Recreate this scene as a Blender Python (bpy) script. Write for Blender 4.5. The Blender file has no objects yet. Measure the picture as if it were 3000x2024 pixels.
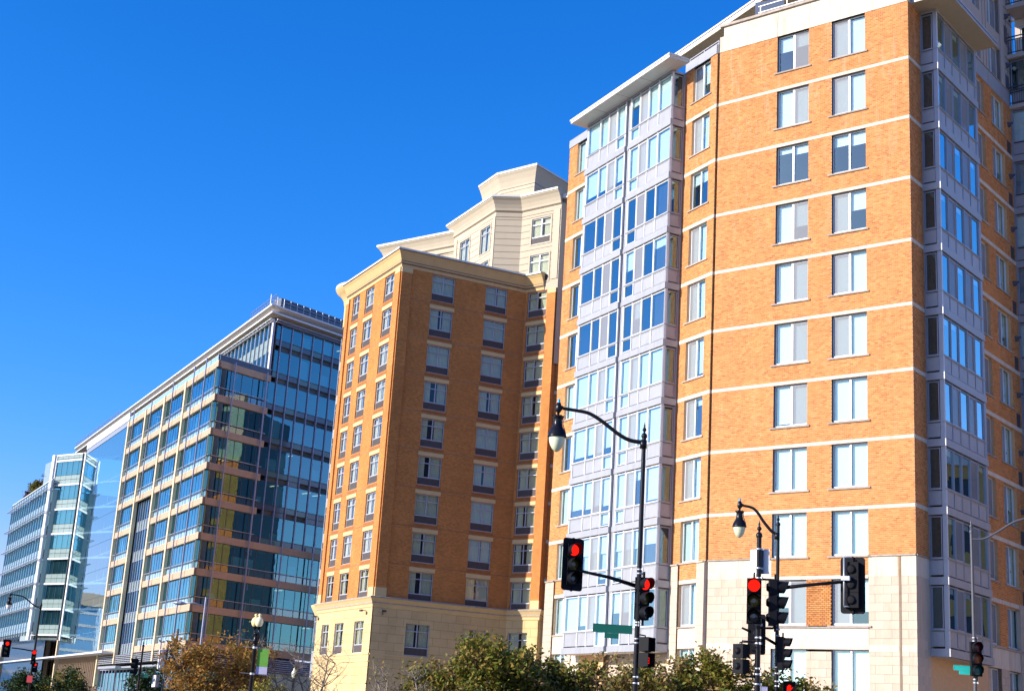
import bpy, math, random
import numpy as np
from mathutils import Matrix, Vector
R = math.radians
rnd = random.Random(7)
SC = bpy.context.scene
COL = SC.collection

# ------------------------------------------------------------------ camera
CAM_F, CAM_PITCH, CAM_ROLL = 4161.9, R(15.389), R(3.5747)
cam = bpy.data.cameras.new('camera')
cam.sensor_width = 36; cam.lens = CAM_F / 3000 * 36
cam.clip_start = .5; cam.clip_end = 6000
co = bpy.data.objects.new('camera', cam); COL.objects.link(co); SC.camera = co
cp, sp, cr, sr = math.cos(CAM_PITCH), math.sin(CAM_PITCH), math.cos(CAM_ROLL), math.sin(CAM_ROLL)
fw = Vector((0, cp, sp)); up0 = Vector((0, -sp, cp)); rt0 = Vector((1, 0, 0))
rt = rt0 * cr + up0 * sr; up = -rt0 * sr + up0 * cr
m = Matrix.Identity(4)
for i in range(3):
    m[i][0] = rt[i]; m[i][1] = up[i]; m[i][2] = -fw[i]
m[0][3], m[1][3], m[2][3] = 0, 0, 1.7
co.matrix_world = m

# ------------------------------------------------------------------ light
SUN_AZ, SUN_EL = R(251), R(21.5)
w = bpy.data.worlds.new('World'); SC.world = w; w.use_nodes = True
nt = w.node_tree; bg = nt.nodes['Background']
sky = nt.nodes.new('ShaderNodeTexSky'); sky.sky_type = 'NISHITA'; sky.sun_disc = False
sky.sun_elevation = SUN_EL; sky.sun_rotation = SUN_AZ
sky.altitude = 0; sky.air_density = 1.0; sky.dust_density = .25; sky.ozone_density = 3.2
sc_ = nt.nodes.new('ShaderNodeSeparateColor'); cc_ = nt.nodes.new('ShaderNodeCombineColor'); nt.links.new(sky.outputs[0], sc_.inputs[0])
def mth(op, a, b):
    x = nt.nodes.new('ShaderNodeMath'); x.operation = op
    for i, v in enumerate((a, b)):
        if isinstance(v, (int, float)): x.inputs[i].default_value = v
        else: nt.links.new(v, x.inputs[i])
    return x.outputs[0]
# one colour curve for the whole sky: the camera's deep, saturated rendering of blue
SKG = .1776
r_, g_, b_ = [mth('MULTIPLY', sc_.outputs[i], SKG) for i in range(3)]
red = mth('MINIMUM', mth('MULTIPLY', mth('POWER', r_, 2.8), 3.0), r_)
nt.links.new(mth('DIVIDE', red, SKG), cc_.inputs[0]); nt.links.new(mth('DIVIDE', mth('MINIMUM', mth('MULTIPLY', mth('POWER', g_, 1.2), .95), g_), SKG), cc_.inputs[1])
nt.links.new(mth('DIVIDE', mth('MINIMUM', mth('MULTIPLY', b_, 1.54), mth('ADD', b_, .35)), SKG), cc_.inputs[2])
nt.links.new(cc_.outputs[0], bg.inputs['Color'])
bg.inputs['Strength'].default_value = .1093
sl = bpy.data.lights.new('sun', 'SUN'); sl.energy = 5.0; sl.angle = R(.53); sl.color = (1, .93, .82)
so = bpy.data.objects.new('sun', sl); COL.objects.link(so)
sd = Vector((math.sin(SUN_AZ) * math.cos(SUN_EL), math.cos(SUN_AZ) * math.cos(SUN_EL), math.sin(SUN_EL)))
so.rotation_euler = sd.to_track_quat('Z', 'Y').to_euler()
SC.view_settings.view_transform = 'Standard'; SC.view_settings.look = 'None'
SC.view_settings.gamma = 1; SC.view_settings.exposure = .70; SC.view_settings.use_curve_mapping = False
try:
    SC.render.engine = 'CYCLES'
    SC.cycles.max_bounces = 8; SC.cycles.transparent_max_bounces = 12
except Exception: pass

# ------------------------------------------------------------------ materials
def newmat(name):
    mt = bpy.data.materials.new(name); mt.use_nodes = True
    n = mt.node_tree; n.nodes.clear()
    out = n.nodes.new('ShaderNodeOutputMaterial')
    return mt, n, out
def N(n, t, **kw):
    x = n.nodes.new(t)
    for k, v in kw.items():
        if k in x.inputs: x.inputs[k].default_value = v
        else: setattr(x, k, v)
    return x
def c4(c): return (c[0], c[1], c[2], 1)
def std(name, col, rough=.7, metal=0, var=.06, scale=3., streak=0, bump=0, bscale=40, spec=.4, stain=0):
    """plain surface with fine mottling, streaks of weather and small relief"""
    mt, n, out = newmat(name)
    b = N(n, 'ShaderNodeBsdfPrincipled', Roughness=rough, Metallic=metal)
    b.inputs['Specular IOR Level'].default_value = spec
    tc = N(n, 'ShaderNodeTexCoord')
    no = N(n, 'ShaderNodeTexNoise', Scale=scale, Detail=6, Roughness=.65)
    mp = N(n, 'ShaderNodeMapping'); mp.inputs['Scale'].default_value = (1, 1, .25 if streak else 1)
    n.links.new(tc.outputs['Object'], mp.inputs[0]); n.links.new(mp.outputs[0], no.inputs['Vector'])
    mr = N(n, 'ShaderNodeMapRange'); mr.inputs['From Min'].default_value = .3; mr.inputs['From Max'].default_value = .7
    mr.inputs['To Min'].default_value = 1 - var; mr.inputs['To Max'].default_value = 1 + var
    n.links.new(no.outputs['Fac'], mr.inputs['Value'])
    oi = N(n, 'ShaderNodeObjectInfo')
    mr2 = N(n, 'ShaderNodeMapRange'); mr2.inputs['To Min'].default_value = 1 - var * .6; mr2.inputs['To Max'].default_value = 1 + var * .6
    n.links.new(oi.outputs['Random'], mr2.inputs['Value'])
    mu = N(n, 'ShaderNodeMath', operation='MULTIPLY'); n.links.new(mr.outputs[0], mu.inputs[0]); n.links.new(mr2.outputs[0], mu.inputs[1])
    vm = N(n, 'ShaderNodeVectorMath', operation='SCALE'); vm.inputs[0].default_value = col
    n.links.new(mu.outputs[0], vm.inputs['Scale'])
    if stain: # grime runs
        m2 = N(n, 'ShaderNodeMapping'); m2.inputs['Scale'].default_value = (3.2, 3.2, .5); g2 = N(n, 'ShaderNodeNewGeometry'); n.links.new(g2.outputs['Position'], m2.inputs[0])
        ns = N(n, 'ShaderNodeTexNoise', Scale=1., Detail=7, Roughness=.7); n.links.new(m2.outputs[0], ns.inputs['Vector'])
        ms = N(n, 'ShaderNodeMapRange'); ms.inputs['From Min'].default_value = .5; ms.inputs['From Max'].default_value = .78; ms.inputs['To Max'].default_value = stain; n.links.new(ns.outputs['Fac'], ms.inputs['Value'])
        mi = N(n, 'ShaderNodeMix', data_type='RGBA'); n.links.new(ms.outputs[0], mi.inputs[0]); n.links.new(vm.outputs[0], mi.inputs[6]); mi.inputs[7].default_value = (col[0] * .45, col[1] * .40, col[2] * .36, 1)
        n.links.new(mi.outputs[2], b.inputs['Base Color'])
    else: n.links.new(vm.outputs[0], b.inputs['Base Color'])
    if bump:
        n2 = N(n, 'ShaderNodeTexNoise', Scale=bscale, Detail=3)
        n.links.new(tc.outputs['Object'], n2.inputs['Vector'])
        bp = N(n, 'ShaderNodeBump', Strength=bump, Distance=.02); n.links.new(n2.outputs['Fac'], bp.inputs['Height'])
        n.links.new(bp.outputs[0], b.inputs['Normal'])
    n.links.new(b.outputs[0], out.inputs[0]); return mt
def tone_mat(name, cols, rough=.85, trans=0, attr='tone', stain=False):
    """colour picked per piece (brick, leaf) from a ramp by its own tone or, for single objects, the object's random number"""
    mt, n, out = newmat(name)
    at = N(n, 'ShaderNodeAttribute'); at.attribute_name = attr
    oi = N(n, 'ShaderNodeObjectInfo')
    ad = N(n, 'ShaderNodeMath', operation='ADD'); n.links.new(at.outputs['Fac'], ad.inputs[0]); n.links.new(oi.outputs['Random'], ad.inputs[1])
    fr = N(n, 'ShaderNodeMath', operation='FRACT'); n.links.new(ad.outputs[0], fr.inputs[0])
    rp = N(n, 'ShaderNodeValToRGB'); e = rp.color_ramp.elements
    e[0].position = 0; e[0].color = c4(cols[0]); e[1].position = 1; e[1].color = c4(cols[-1])
    for i, c in enumerate(cols[1:-1]):
        x = e.new((i + 1) / (len(cols) - 1)); x.color = c4(c)
    n.links.new(fr.outputs[0], rp.inputs[0])
    tc = N(n, 'ShaderNodeTexCoord'); no = N(n, 'ShaderNodeTexNoise', Scale=.7, Detail=5, Roughness=.7); n.links.new(tc.outputs['Object'], no.inputs['Vector'])
    mr = N(n, 'ShaderNodeMapRange'); mr.inputs['From Min'].default_value = .3; mr.inputs['From Max'].default_value = .7
    mr.inputs['To Min'].default_value = .86; mr.inputs['To Max'].default_value = 1.12; n.links.new(no.outputs['Fac'], mr.inputs['Value'])
    vm = N(n, 'ShaderNodeVectorMath', operation='SCALE'); n.links.new(rp.outputs[0], vm.inputs[0]); n.links.new(mr.outputs[0], vm.inputs['Scale'])
    if stain: # salt bloom and rain streaks high on the wall
        mp = N(n, 'ShaderNodeMapping'); mp.inputs['Scale'].default_value = (1.6, 1.6, .22); n.links.new(tc.outputs['Object'], mp.inputs[0])
        n3 = N(n, 'ShaderNodeTexNoise', Scale=1.5, Detail=7, Roughness=.7); n.links.new(mp.outputs[0], n3.inputs['Vector'])
        m3 = N(n, 'ShaderNodeMapRange'); m3.inputs['From Min'].default_value = .52; m3.inputs['From Max'].default_value = .72; n.links.new(n3.outputs['Fac'], m3.inputs['Value'])
        sx = N(n, 'ShaderNodeSeparateXYZ'); n.links.new(tc.outputs['Object'], sx.inputs[0])
        m4 = N(n, 'ShaderNodeMapRange'); m4.inputs['From Min'].default_value = 26; m4.inputs['From Max'].default_value = 36; m4.inputs['To Min'].default_value = .12; m4.inputs['To Max'].default_value = .62; n.links.new(sx.outputs['Z'], m4.inputs['Value'])
        mm = N(n, 'ShaderNodeMath', operation='MULTIPLY'); n.links.new(m3.outputs[0], mm.inputs[0]); n.links.new(m4.outputs[0], mm.inputs[1])
        mc = N(n, 'ShaderNodeMix', data_type='RGBA'); n.links.new(mm.outputs[0], mc.inputs[0]); n.links.new(vm.outputs[0], mc.inputs[6]); mc.inputs[7].default_value = (.56, .42, .32, 1)
        n4 = N(n, 'ShaderNodeTexNoise', Scale=2.3, Detail=6, Roughness=.7); n.links.new(mp.outputs[0], n4.inputs['Vector'])
        m5 = N(n, 'ShaderNodeMapRange'); m5.inputs['From Min'].default_value = .55; m5.inputs['From Max'].default_value = .75; m5.inputs['To Max'].default_value = .45; n.links.new(n4.outputs['Fac'], m5.inputs['Value'])
        md = N(n, 'ShaderNodeMix', data_type='RGBA'); n.links.new(m5.outputs[0], md.inputs[0]); n.links.new(mc.outputs[2], md.inputs[6]); md.inputs[7].default_value = (.28, .12, .05, 1)
        class _o: outputs = [md.outputs[2]]
        vm = _o
    b = N(n, 'ShaderNodeBsdfPrincipled', Roughness=rough); b.inputs['Specular IOR Level'].default_value = .25
    n.links.new(vm.outputs[0], b.inputs['Base Color'])
    if trans:
        tr = N(n, 'ShaderNodeBsdfTranslucent'); n.links.new(vm.outputs[0], tr.inputs[0])
        mx = N(n, 'ShaderNodeMixShader', Fac=trans); n.links.new(b.outputs[0], mx.inputs[1]); n.links.new(tr.outputs[0], mx.inputs[2])
        n.links.new(mx.outputs[0], out.inputs[0])
    else: n.links.new(b.outputs[0], out.inputs[0])
    return mt
def glass(name, refl=.35, tint=(.85, .95, .97), wob=.004, wscale=.9, gcol=(1, 1, 1), rough=0.0, ex=2.6):
    """window glass: mirror coat that grows with angle over clear tinted glass"""
    mt, n, out = newmat(name)
    tr = N(n, 'ShaderNodeBsdfTransparent', Color=c4(tint))
    gl = N(n, 'ShaderNodeBsdfGlossy', Color=c4(gcol), Roughness=rough)
    ge = N(n, 'ShaderNodeNewGeometry'); dt = N(n, 'ShaderNodeVectorMath', operation='DOT_PRODUCT')
    n.links.new(ge.outputs['Normal'], dt.inputs[0]); n.links.new(ge.outputs['Incoming'], dt.inputs[1])
    ab = N(n, 'ShaderNodeMath', operation='ABSOLUTE'); n.links.new(dt.outputs['Value'], ab.inputs[0])
    su = N(n, 'ShaderNodeMath', operation='SUBTRACT'); su.inputs[0].default_value = 1; n.links.new(ab.outputs[0], su.inputs[1])
    pw = N(n, 'ShaderNodeMath', operation='POWER'); n.links.new(su.outputs[0], pw.inputs[0]); pw.inputs[1].default_value = ex
    mr = N(n, 'ShaderNodeMapRange'); mr.inputs['To Min'].default_value = refl; mr.inputs['To Max'].default_value = 1
    n.links.new(pw.outputs[0], mr.inputs['Value'])
    tc = N(n, 'ShaderNodeTexCoord'); oi = N(n, 'ShaderNodeObjectInfo')
    va = N(n, 'ShaderNodeVectorMath', operation='MULTIPLY_ADD')
    cb = N(n, 'ShaderNodeCombineXYZ')
    for i in range(3): n.links.new(oi.outputs['Random'], cb.inputs[i])
    n.links.new(cb.outputs[0], va.inputs[0]); va.inputs[1].default_value = (37, 61, 83); n.links.new(tc.outputs['Object'], va.inputs[2])
    no = N(n, 'ShaderNodeTexNoise', Scale=wscale, Detail=2); n.links.new(va.outputs[0], no.inputs['Vector'])
    bp = N(n, 'ShaderNodeBump', Strength=1, Distance=wob); n.links.new(no.outputs['Fac'], bp.inputs['Height'])
    n.links.new(bp.outputs[0], gl.inputs['Normal'])
    mx = N(n, 'ShaderNodeMixShader'); n.links.new(mr.outputs[0], mx.inputs[0]); n.links.new(tr.outputs[0], mx.inputs[1]); n.links.new(gl.outputs[0], mx.inputs[2])
    n.links.new(mx.outputs[0], out.inputs[0]); return mt
def emit(name, col, s=1.):
    mt, n, out = newmat(name); e = N(n, 'ShaderNodeEmission', Color=c4(col), Strength=s); n.links.new(e.outputs[0], out.inputs[0]); return mt
def brick_tex(name, c1, c2, mortar, bw=.2, bh=.0725, msize=.012):
    """far brickwork: courses of bricks from object coordinates (x along the wall, z up)"""
    mt, n, out = newmat(name)
    tc = N(n, 'ShaderNodeTexCoord'); sx = N(n, 'ShaderNodeSeparateXYZ'); cx = N(n, 'ShaderNodeCombineXYZ')
    ge = N(n, 'ShaderNodeMath', operation='ADD')
    n.links.new(tc.outputs['Object'], sx.inputs[0]); n.links.new(sx.outputs['X'], ge.inputs[0]); n.links.new(sx.outputs['Y'], ge.inputs[1])
    n.links.new(ge.outputs[0], cx.inputs['X']); n.links.new(sx.outputs['Z'], cx.inputs['Y'])
    br = N(n, 'ShaderNodeTexBrick'); br.inputs['Scale'].default_value = 1; br.inputs['Mortar Size'].default_value = msize
    br.inputs['Brick Width'].default_value = bw; br.inputs['Row Height'].default_value = bh; br.inputs['Mortar Smooth'].default_value = .3
    br.inputs['Color1'].default_value = c4(c1); br.inputs['Color2'].default_value = c4(c2); br.inputs['Mortar'].default_value = c4(mortar)
    n.links.new(cx.outputs[0], br.inputs['Vector'])
    no = N(n, 'ShaderNodeTexNoise', Scale=.5, Detail=7, Roughness=.7); n.links.new(tc.outputs['Object'], no.inputs['Vector'])
    mr = N(n, 'ShaderNodeMapRange'); mr.inputs['From Min'].default_value = .3; mr.inputs['From Max'].default_value = .7
    mr.inputs['To Min'].default_value = .84; mr.inputs['To Max'].default_value = 1.14; n.links.new(no.outputs['Fac'], mr.inputs['Value'])
    vm = N(n, 'ShaderNodeVectorMath', operation='SCALE'); n.links.new(br.outputs['Color'], vm.inputs[0]); n.links.new(mr.outputs[0], vm.inputs['Scale'])
    b = N(n, 'ShaderNodeBsdfPrincipled', Roughness=.9); b.inputs['Specular IOR Level'].default_value = .2
    n.links.new(vm.outputs[0], b.inputs['Base Color'])
    bp = N(n, 'ShaderNodeBump', Strength=.5, Distance=.01); bp.invert = True; n.links.new(br.outputs['Fac'], bp.inputs['Height']); n.links.new(bp.outputs[0], b.inputs['Normal'])
    n.links.new(b.outputs[0], out.inputs[0]); return mt

M = {}
M['brick'] = tone_mat('orange_brick', [(.50, .20, .062), (.55, .235, .078), (.47, .178, .05), (.58, .26, .095), (.52, .21, .066), (.38, .14, .045), (.54, .225, .074)], stain=True)
M['mortar'] = std('mortar', (.64, .40, .215), .95, var=.1, scale=6)
M['hbrick'] = brick_tex('hotel_brick', (.56, .185, .034), (.36, .105, .018), (.50, .27, .11), bw=.22, bh=.085, msize=.015)
M['hbrick_dark'] = brick_tex('hotel_brick_soldier', (.38, .125, .036), (.30, .095, .028), (.32, .18, .09), bw=.07, bh=.22)
M['stone'] = std('limestone', (.50, .405, .315), .85, var=.11, scale=2.5, bump=.3, streak=1, stain=.3)
M['stone_joint'] = std('limestone_joint', (.22, .165, .12), .95, var=.15)
M['stone_smooth'] = std('precast_concrete', (.57, .50, .405), .8, var=.10, scale=1.5, streak=1, stain=.6)
M['precast'] = std('beige_precast', (.42, .36, .32), .85, var=.06, scale=1.4, streak=1)
M['coping'] = std('weathered_coping', (.34, .29, .25), .9, var=.25, scale=4)
M['cream'] = std('cream_stucco', (.58, .40, .19), .85, var=.05, scale=1.2, streak=1, stain=.3)
M['cream_stone'] = std('cream_cast_stone', (.60, .44, .22), .85, var=.06, scale=1.6)
M['cream_block'] = brick_tex('cream_stone_blocks', (.61, .445, .225), (.56, .40, .20), (.40, .28, .14), bw=1.2, bh=.6, msize=.02)
M['beige'] = std('beige_stucco', (.45, .385, .29), .85, var=.04, scale=1., streak=1)
M['groove'] = std('stucco_groove', (.18, .14, .11), .95)
M['white_cap'] = std('white_metal_coping', (.62, .60, .56), .5, var=.04)
M['panel'] = std('silver_grey_panel', (.345, .35, .375), .45, metal=.15, var=.05, scale=1.3, stain=.3)
M['panel2'] = std('bluish_grey_metal', (.30, .32, .38), .4, metal=.3, var=.05)
M['alu'] = std('white_window_frame', (.62, .63, .66), .4, var=.03)
M['alu_grey'] = std('grey_window_frame', (.42, .42, .48), .45, var=.04)
M['soffit'] = std('grey_soffit_board', (.55, .52, .49), .7, var=.04)
M['soffit_tan'] = std('tan_soffit_board', (.42, .36, .26), .8, var=.05)
M['dark'] = std('dark_metal', (.06, .06, .075), .5, var=.1)
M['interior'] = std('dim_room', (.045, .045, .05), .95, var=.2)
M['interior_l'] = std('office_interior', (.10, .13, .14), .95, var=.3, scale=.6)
M['blind'] = std('white_blind', (.74, .76, .76), .8, var=.03, scale=1)
M['screen'] = std('insect_screen', (.36, .36, .38), .9, var=.03)
M['curtain'] = std('pale_curtain', (.66, .62, .42), .9, var=.06, scale=2)
M['grille'] = std('ptac_grille', (.085, .072, .072), .7, var=.1)
M['glass'] = glass('apartment_glass', .14, (.84, .96, .98), gcol=(.66, .94, 1), ex=1.45)
M['glass_h'] = glass('hotel_glass', .05, (.82, .88, .9))
M['glass_o'] = glass('office_glass', .11, (.30, .52, .58), gcol=(.36, .82, .94), wob=.004, wscale=.7, ex=1.45)
M['glass_l'] = glass('office_lower_glass', .22, (.45, .6, .6), gcol=(.7, .85, .9))
M['glass_s'] = std('spandrel_glass', (.055, .075, .11), .12, var=.08, spec=.8)
M['glass_sl'] = std('pale_spandrel_glass', (.24, .31, .30), .15, var=.06, spec=.7)
M['glass_atrium'] = glass('atrium_glass', .30, (.62, .82, .92), gcol=(.80, 1, 1))
M['glass_rail'] = glass('clear_guard_glass', .12, (.75, .88, .92))
M['glass_low'] = std('greenish_low_glass', (.08, .17, .17), .15, spec=.7)
M['glass_sky_refl'] = std('painted_sky_reflection', (.30, .46, .58), .12, var=.06, spec=.8)  # opaque glass; the pale sky reflection at a slant is put into its colour
M['dark_green'] = std('dark_green_cladding', (.035, .06, .05), .8, var=.15)
M['cream_ochre'] = std('ochre_brick_wall', (.62, .36, .12), .9, var=.1)
M['bronze_glass'] = std('bronze_glass', (.14, .10, .06), .15, var=.3, scale=.3, spec=.8)
M['office_blind'] = std('office_blind', (.55, .66, .60), .9)
M['office_lamp'] = emit('office_ceiling_lamp', (1, .8, .42), 1.6)
M['tan'] = std('tan_terracotta_cladding', (.48, .355, .25), .8, var=.06, scale=1.5)
M['tan_pier'] = std('tan_pier', (.60, .47, .31), .75, var=.04)
M['mauve'] = std('mauve_grey_mullion', (.30, .30, .40), .4, metal=.3)
M['slate'] = std('slate_panel', (.06, .085, .14), .35, var=.08)
M['steel'] = std('galvanised_steel', (.42, .43, .46), .4, metal=.5)
M['white_steel'] = std('white_steel', (.62, .63, .65), .4)
M['black'] = std('black_pole_paint', (.008, .008, .011), .28, var=.1, spec=.22)
M['housing'] = std('black_signal_housing', (.008, .008, .011), .55, var=.1, spec=.1)
M['grey_paint'] = std('grey_pole_paint', (.07, .07, .085), .4)
M['pale_housing'] = std('pale_signal_housing', (.62, .60, .58), .5)
M['globe'] = std('frosted_lamp_globe', (.62, .66, .46), .25, var=.1, scale=6)
M['globe_y'] = std('amber_lamp_globe', (.78, .64, .30), .25, var=.1, scale=8)
M['lens_off'] = std('dark_lens', (.03, .03, .035), .15, spec=.7)
M['lens_amber'] = std('unlit_amber_lens', (.10, .075, .01), .2, spec=.7)
M['lens_orange'] = std('unlit_orange_lens', (.30, .06, .01), .3, spec=.6)
M['lens_darkred'] = std('unlit_red_lens', (.10, .006, .008), .3, spec=.6)
M['lens_green'] = std('unlit_green_lens', (.01, .10, .085), .3, spec=.6)
M['red'] = emit('lit_red_lens', (1, .012, .006), 1.0)
M['green_sign'] = std('green_street_sign', (.006, .11, .075), .4, var=.05)
M['sunlit_sign'] = std('sunlit_green_sign', (.03, .55, .45), .5, var=.1)  # green sign in full sun: the sunlight is painted into a brighter colour
M['white_sign'] = std('white_sign_back', (.78, .76, .74), .5, var=.04)
M['red_sign'] = std('red_sign_print', (.55, .05, .06), .5)
M['banner_g'] = std('green_banner', (.12, .32, .045), .8, var=.08)
M['banner_l'] = std('lilac_banner', (.42, .40, .56), .8, var=.05)
M['globe_y2'] = std('cream_lamp_globe', (.78, .72, .45), .25, var=.08, scale=8)
M['cyan'] = std('blue_photocell', (.02, .35, .6), .4)
M['bark'] = std('bark', (.20, .16, .12), .95, var=.3, scale=12, bump=.6, bscale=30)
M['bark_pale'] = std('pale_bark', (.22, .175, .14), .95, var=.2, scale=12)
M['asphalt'] = std('asphalt', (.05, .05, .052), .9, var=.2, scale=8, bump=.3)
M['pavement'] = std('concrete_pavement', (.42, .37, .30), .9, var=.1)
M['kerb'] = std('kerb_stone', (.4, .38, .35), .9)
M['paint'] = std('road_paint', (.75, .74, .70), .7)
M['ground'] = std('ground', (.30, .25, .18), .95, var=.2)
M['roof'] = std('roof_membrane', (.30, .29, .28), .95)
M['leaf_g'] = tone_mat('crape_myrtle_leaves', [(.08, .12, .015), (.14, .18, .02), (.23, .22, .03), (.06, .085, .015), (.26, .16, .03), (.15, .16, .02), (.34, .21, .05), (.10, .13, .018)], .55, .3)
M['leaf_b'] = tone_mat('browning_leaves', [(.32, .22, .08), (.17, .16, .04), (.42, .28, .12), (.22, .12, .05), (.15, .17, .035), (.38, .23, .09)], .6, .3)
M['leaf_o'] = tone_mat('orange_leaves', [(.42, .20, .045), (.30, .15, .03), (.50, .27, .07), (.16, .13, .025), (.36, .16, .04), (.11, .12, .02), (.46, .22, .06)], .6, .35)
M['leaf_d'] = tone_mat('dark_leaves', [(.015, .04, .012), (.03, .06, .015), (.045, .08, .02), (.02, .035, .012)], .6, .25)
M['leaf_y'] = tone_mat('yellow_leaves', [(.5, .42, .06), (.35, .36, .05), (.42, .22, .07), (.25, .3, .04)], .6, .4)
M['leaf_p'] = tone_mat('purple_leaves', [(.12, .03, .03), (.18, .05, .04), (.08, .03, .03)], .6, .3)

# ------------------------------------------------------------------ mesh builder
class MB:
    def __init__(s): s.v = []; s.f = []; s.m = []; s.sm = []
    def quad(s, a, b, c, d, m=0, sm=False):
        i = len(s.v); s.v += [a, b, c, d]; s.f.append((i, i + 1, i + 2, i + 3)); s.m.append(m); s.sm.append(sm)
    def poly(s, pts, m=0):
        i = len(s.v); s.v += list(pts); s.f.append(tuple(range(i, i + len(pts)))); s.m.append(m); s.sm.append(False)
    def box(s, x0, x1, y0, y1, z0, z1, m=0):
        i = len(s.v)
        s.v += [(x0, y0, z0), (x1, y0, z0), (x1, y1, z0), (x0, y1, z0), (x0, y0, z1), (x1, y0, z1), (x1, y1, z1), (x0, y1, z1)]
        for q in ((0, 3, 2, 1), (4, 5, 6, 7), (0, 1, 5, 4), (1, 2, 6, 5), (2, 3, 7, 6), (3, 0, 4, 7)):
            s.f.append(tuple(i + k for k in q)); s.m.append(m); s.sm.append(False)
        return s
    def prism(s, poly, z0, z1, m=0, mt=None, mb=None):
        n = len(poly); i = len(s.v)
        s.v += [(p[0], p[1], z0) for p in poly] + [(p[0], p[1], z1) for p in poly]
        for k in range(n):
            j = (k + 1) % n; s.f.append((i + k, i + j, i + n + j, i + n + k)); s.m.append(m); s.sm.append(False)
        s.f.append(tuple(i + n + k for k in range(n))); s.m.append(m if mt is None else mt); s.sm.append(False)
        s.f.append(tuple(i + k for k in range(n - 1, -1, -1))); s.m.append(m if mb is None else mb); s.sm.append(False)
        return s
    def tube(s, pts, rad, n=8, m=0, cap=True):
        pts = [Vector(p) for p in pts]; K = len(pts)
        if not hasattr(rad, '__len__'): rad = [rad] * K
        rings = []; prev = None
        for k in range(K):
            d = (pts[min(k + 1, K - 1)] - pts[max(k - 1, 0)]).normalized()
            a = prev if prev is not None else (Vector((0, 0, 1)) if abs(d.z) < .9 else Vector((1, 0, 0)))
            a = (a - d * a.dot(d)).normalized(); prev = a; b = d.cross(a)
            base = len(s.v)
            for q in range(n):
                t = 2 * math.pi * q / n; p = pts[k] + (a * math.cos(t) + b * math.sin(t)) * rad[k]; s.v.append(tuple(p))
            rings.append(base)
        for k in range(K - 1):
            for q in range(n):
                r = (q + 1) % n
                s.f.append((rings[k] + q, rings[k] + r, rings[k + 1] + r, rings[k + 1] + q)); s.m.append(m); s.sm.append(n > 5)
        if cap:
            s.f.append(tuple(rings[0] + q for q in range(n - 1, -1, -1))); s.m.append(m); s.sm.append(False)
            s.f.append(tuple(rings[-1] + q for q in range(n))); s.m.append(m); s.sm.append(False)
        return s
    def lathe(s, prof, n=16, m=0, c=(0, 0, 0)):
        rings = []
        for r, z in prof:
            b = len(s.v)
            for q in range(n):
                t = 2 * math.pi * q / n; s.v.append((c[0] + r * math.cos(t), c[1] + r * math.sin(t), c[2] + z))
            rings.append(b)
        for k in range(len(prof) - 1):
            for q in range(n):
                r = (q + 1) % n
                s.f.append((rings[k] + q, rings[k] + r, rings[k + 1] + r, rings[k + 1] + q)); s.m.append(m); s.sm.append(True)
        return s
    def mesh(s, name, mats):
        me = bpy.data.meshes.new(name); me.from_pydata(s.v, [], s.f)
        for k in mats: me.materials.append(M[k] if isinstance(k, str) else k)
        me.polygons.foreach_set('material_index', s.m); me.polygons.foreach_set('use_smooth', s.sm)
        me.update(); return me
def obj(name, me, parent=None, loc=(0, 0, 0), rz=0, kind=None, scale=None, rot=None):
    if isinstance(me, tuple): me = me[0].mesh(name, me[1])
    o = bpy.data.objects.new(name, me); COL.objects.link(o)
    if parent is not None:
        o.parent = parent
    o.location = loc
    o.rotation_euler = rot if rot is not None else (0, 0, rz)
    if scale: o.scale = scale
    if kind: o['kind'] = kind
    return o
def thing(name, label, cat, loc=(0, 0, 0), group=None, rz=0):
    o = obj(name, None, None, loc, rz); o['label'] = label; o['category'] = cat
    if group: o['group'] = group
    return o
def tag(o, label, cat, group=None):
    o['label'] = label; o['category'] = cat
    if group: o['group'] = group
    return o
class Facade:
    """a wall line: origin on the ground, azimuth of its left-to-right direction seen from outside; local y runs inward"""
    def __init__(s, org, az, par):
        s.o = org; s.az = R(az); s.D = (math.sin(s.az), math.cos(s.az)); s.rz = math.atan2(s.D[1], s.D[0]); s.par = par
        s.I = (-s.D[1], s.D[0])
    def w(s, x, y=0): return (s.o[0] + s.D[0] * x + s.I[0] * y, s.o[1] + s.D[1] * x + s.I[1] * y)
    def put(s, name, me, x=0, y=0, z=0, kind=None, scale=None):
        p = s.w(x, y); b = s.par.location
        return obj(name, me, s.par, (p[0] - b[0], p[1] - b[1], z - b[2]), s.rz, kind, scale)
def cells(u0, u1, z0, z1, ops):
    us = sorted({u0, u1, *[a for o in ops for a in o[:2] if u0 < a < u1]}); zs = sorted({z0, z1, *[a for o in ops for a in o[2:4] if z0 < a < z1]})
    for i in range(len(us) - 1):
        for j in range(len(zs) - 1):
            cu, cz = (us[i] + us[i + 1]) / 2, (zs[j] + zs[j + 1]) / 2
            if any(o[0] < cu < o[1] and o[2] < cz < o[3] for o in ops): continue
            yield us[i], us[i + 1], zs[j], zs[j + 1]
def wall_mb(u0, u1, z0, z1, ops=(), rev=.16, m=0, mr=0, y=0, mb=None):
    b = mb or MB()
    for a, c, d, e in cells(u0, u1, z0, z1, ops): b.quad((a, y, d), (c, y, d), (c, y, e), (a, y, e), m)
    for a, c, d, e in ops:
        b.quad((a, y, d), (a, y, e), (a, y + rev, e), (a, y + rev, d), mr); b.quad((c, y, d), (c, y + rev, d), (c, y + rev, e), (c, y, e), mr)
        b.quad((a, y, e), (c, y, e), (c, y + rev, e), (a, y + rev, e), mr); b.quad((a, y, d), (a, y + rev, d), (c, y + rev, d), (c, y, d), mr)
    return b
BW, BH, J = .2, 1 / 12, .016
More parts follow.
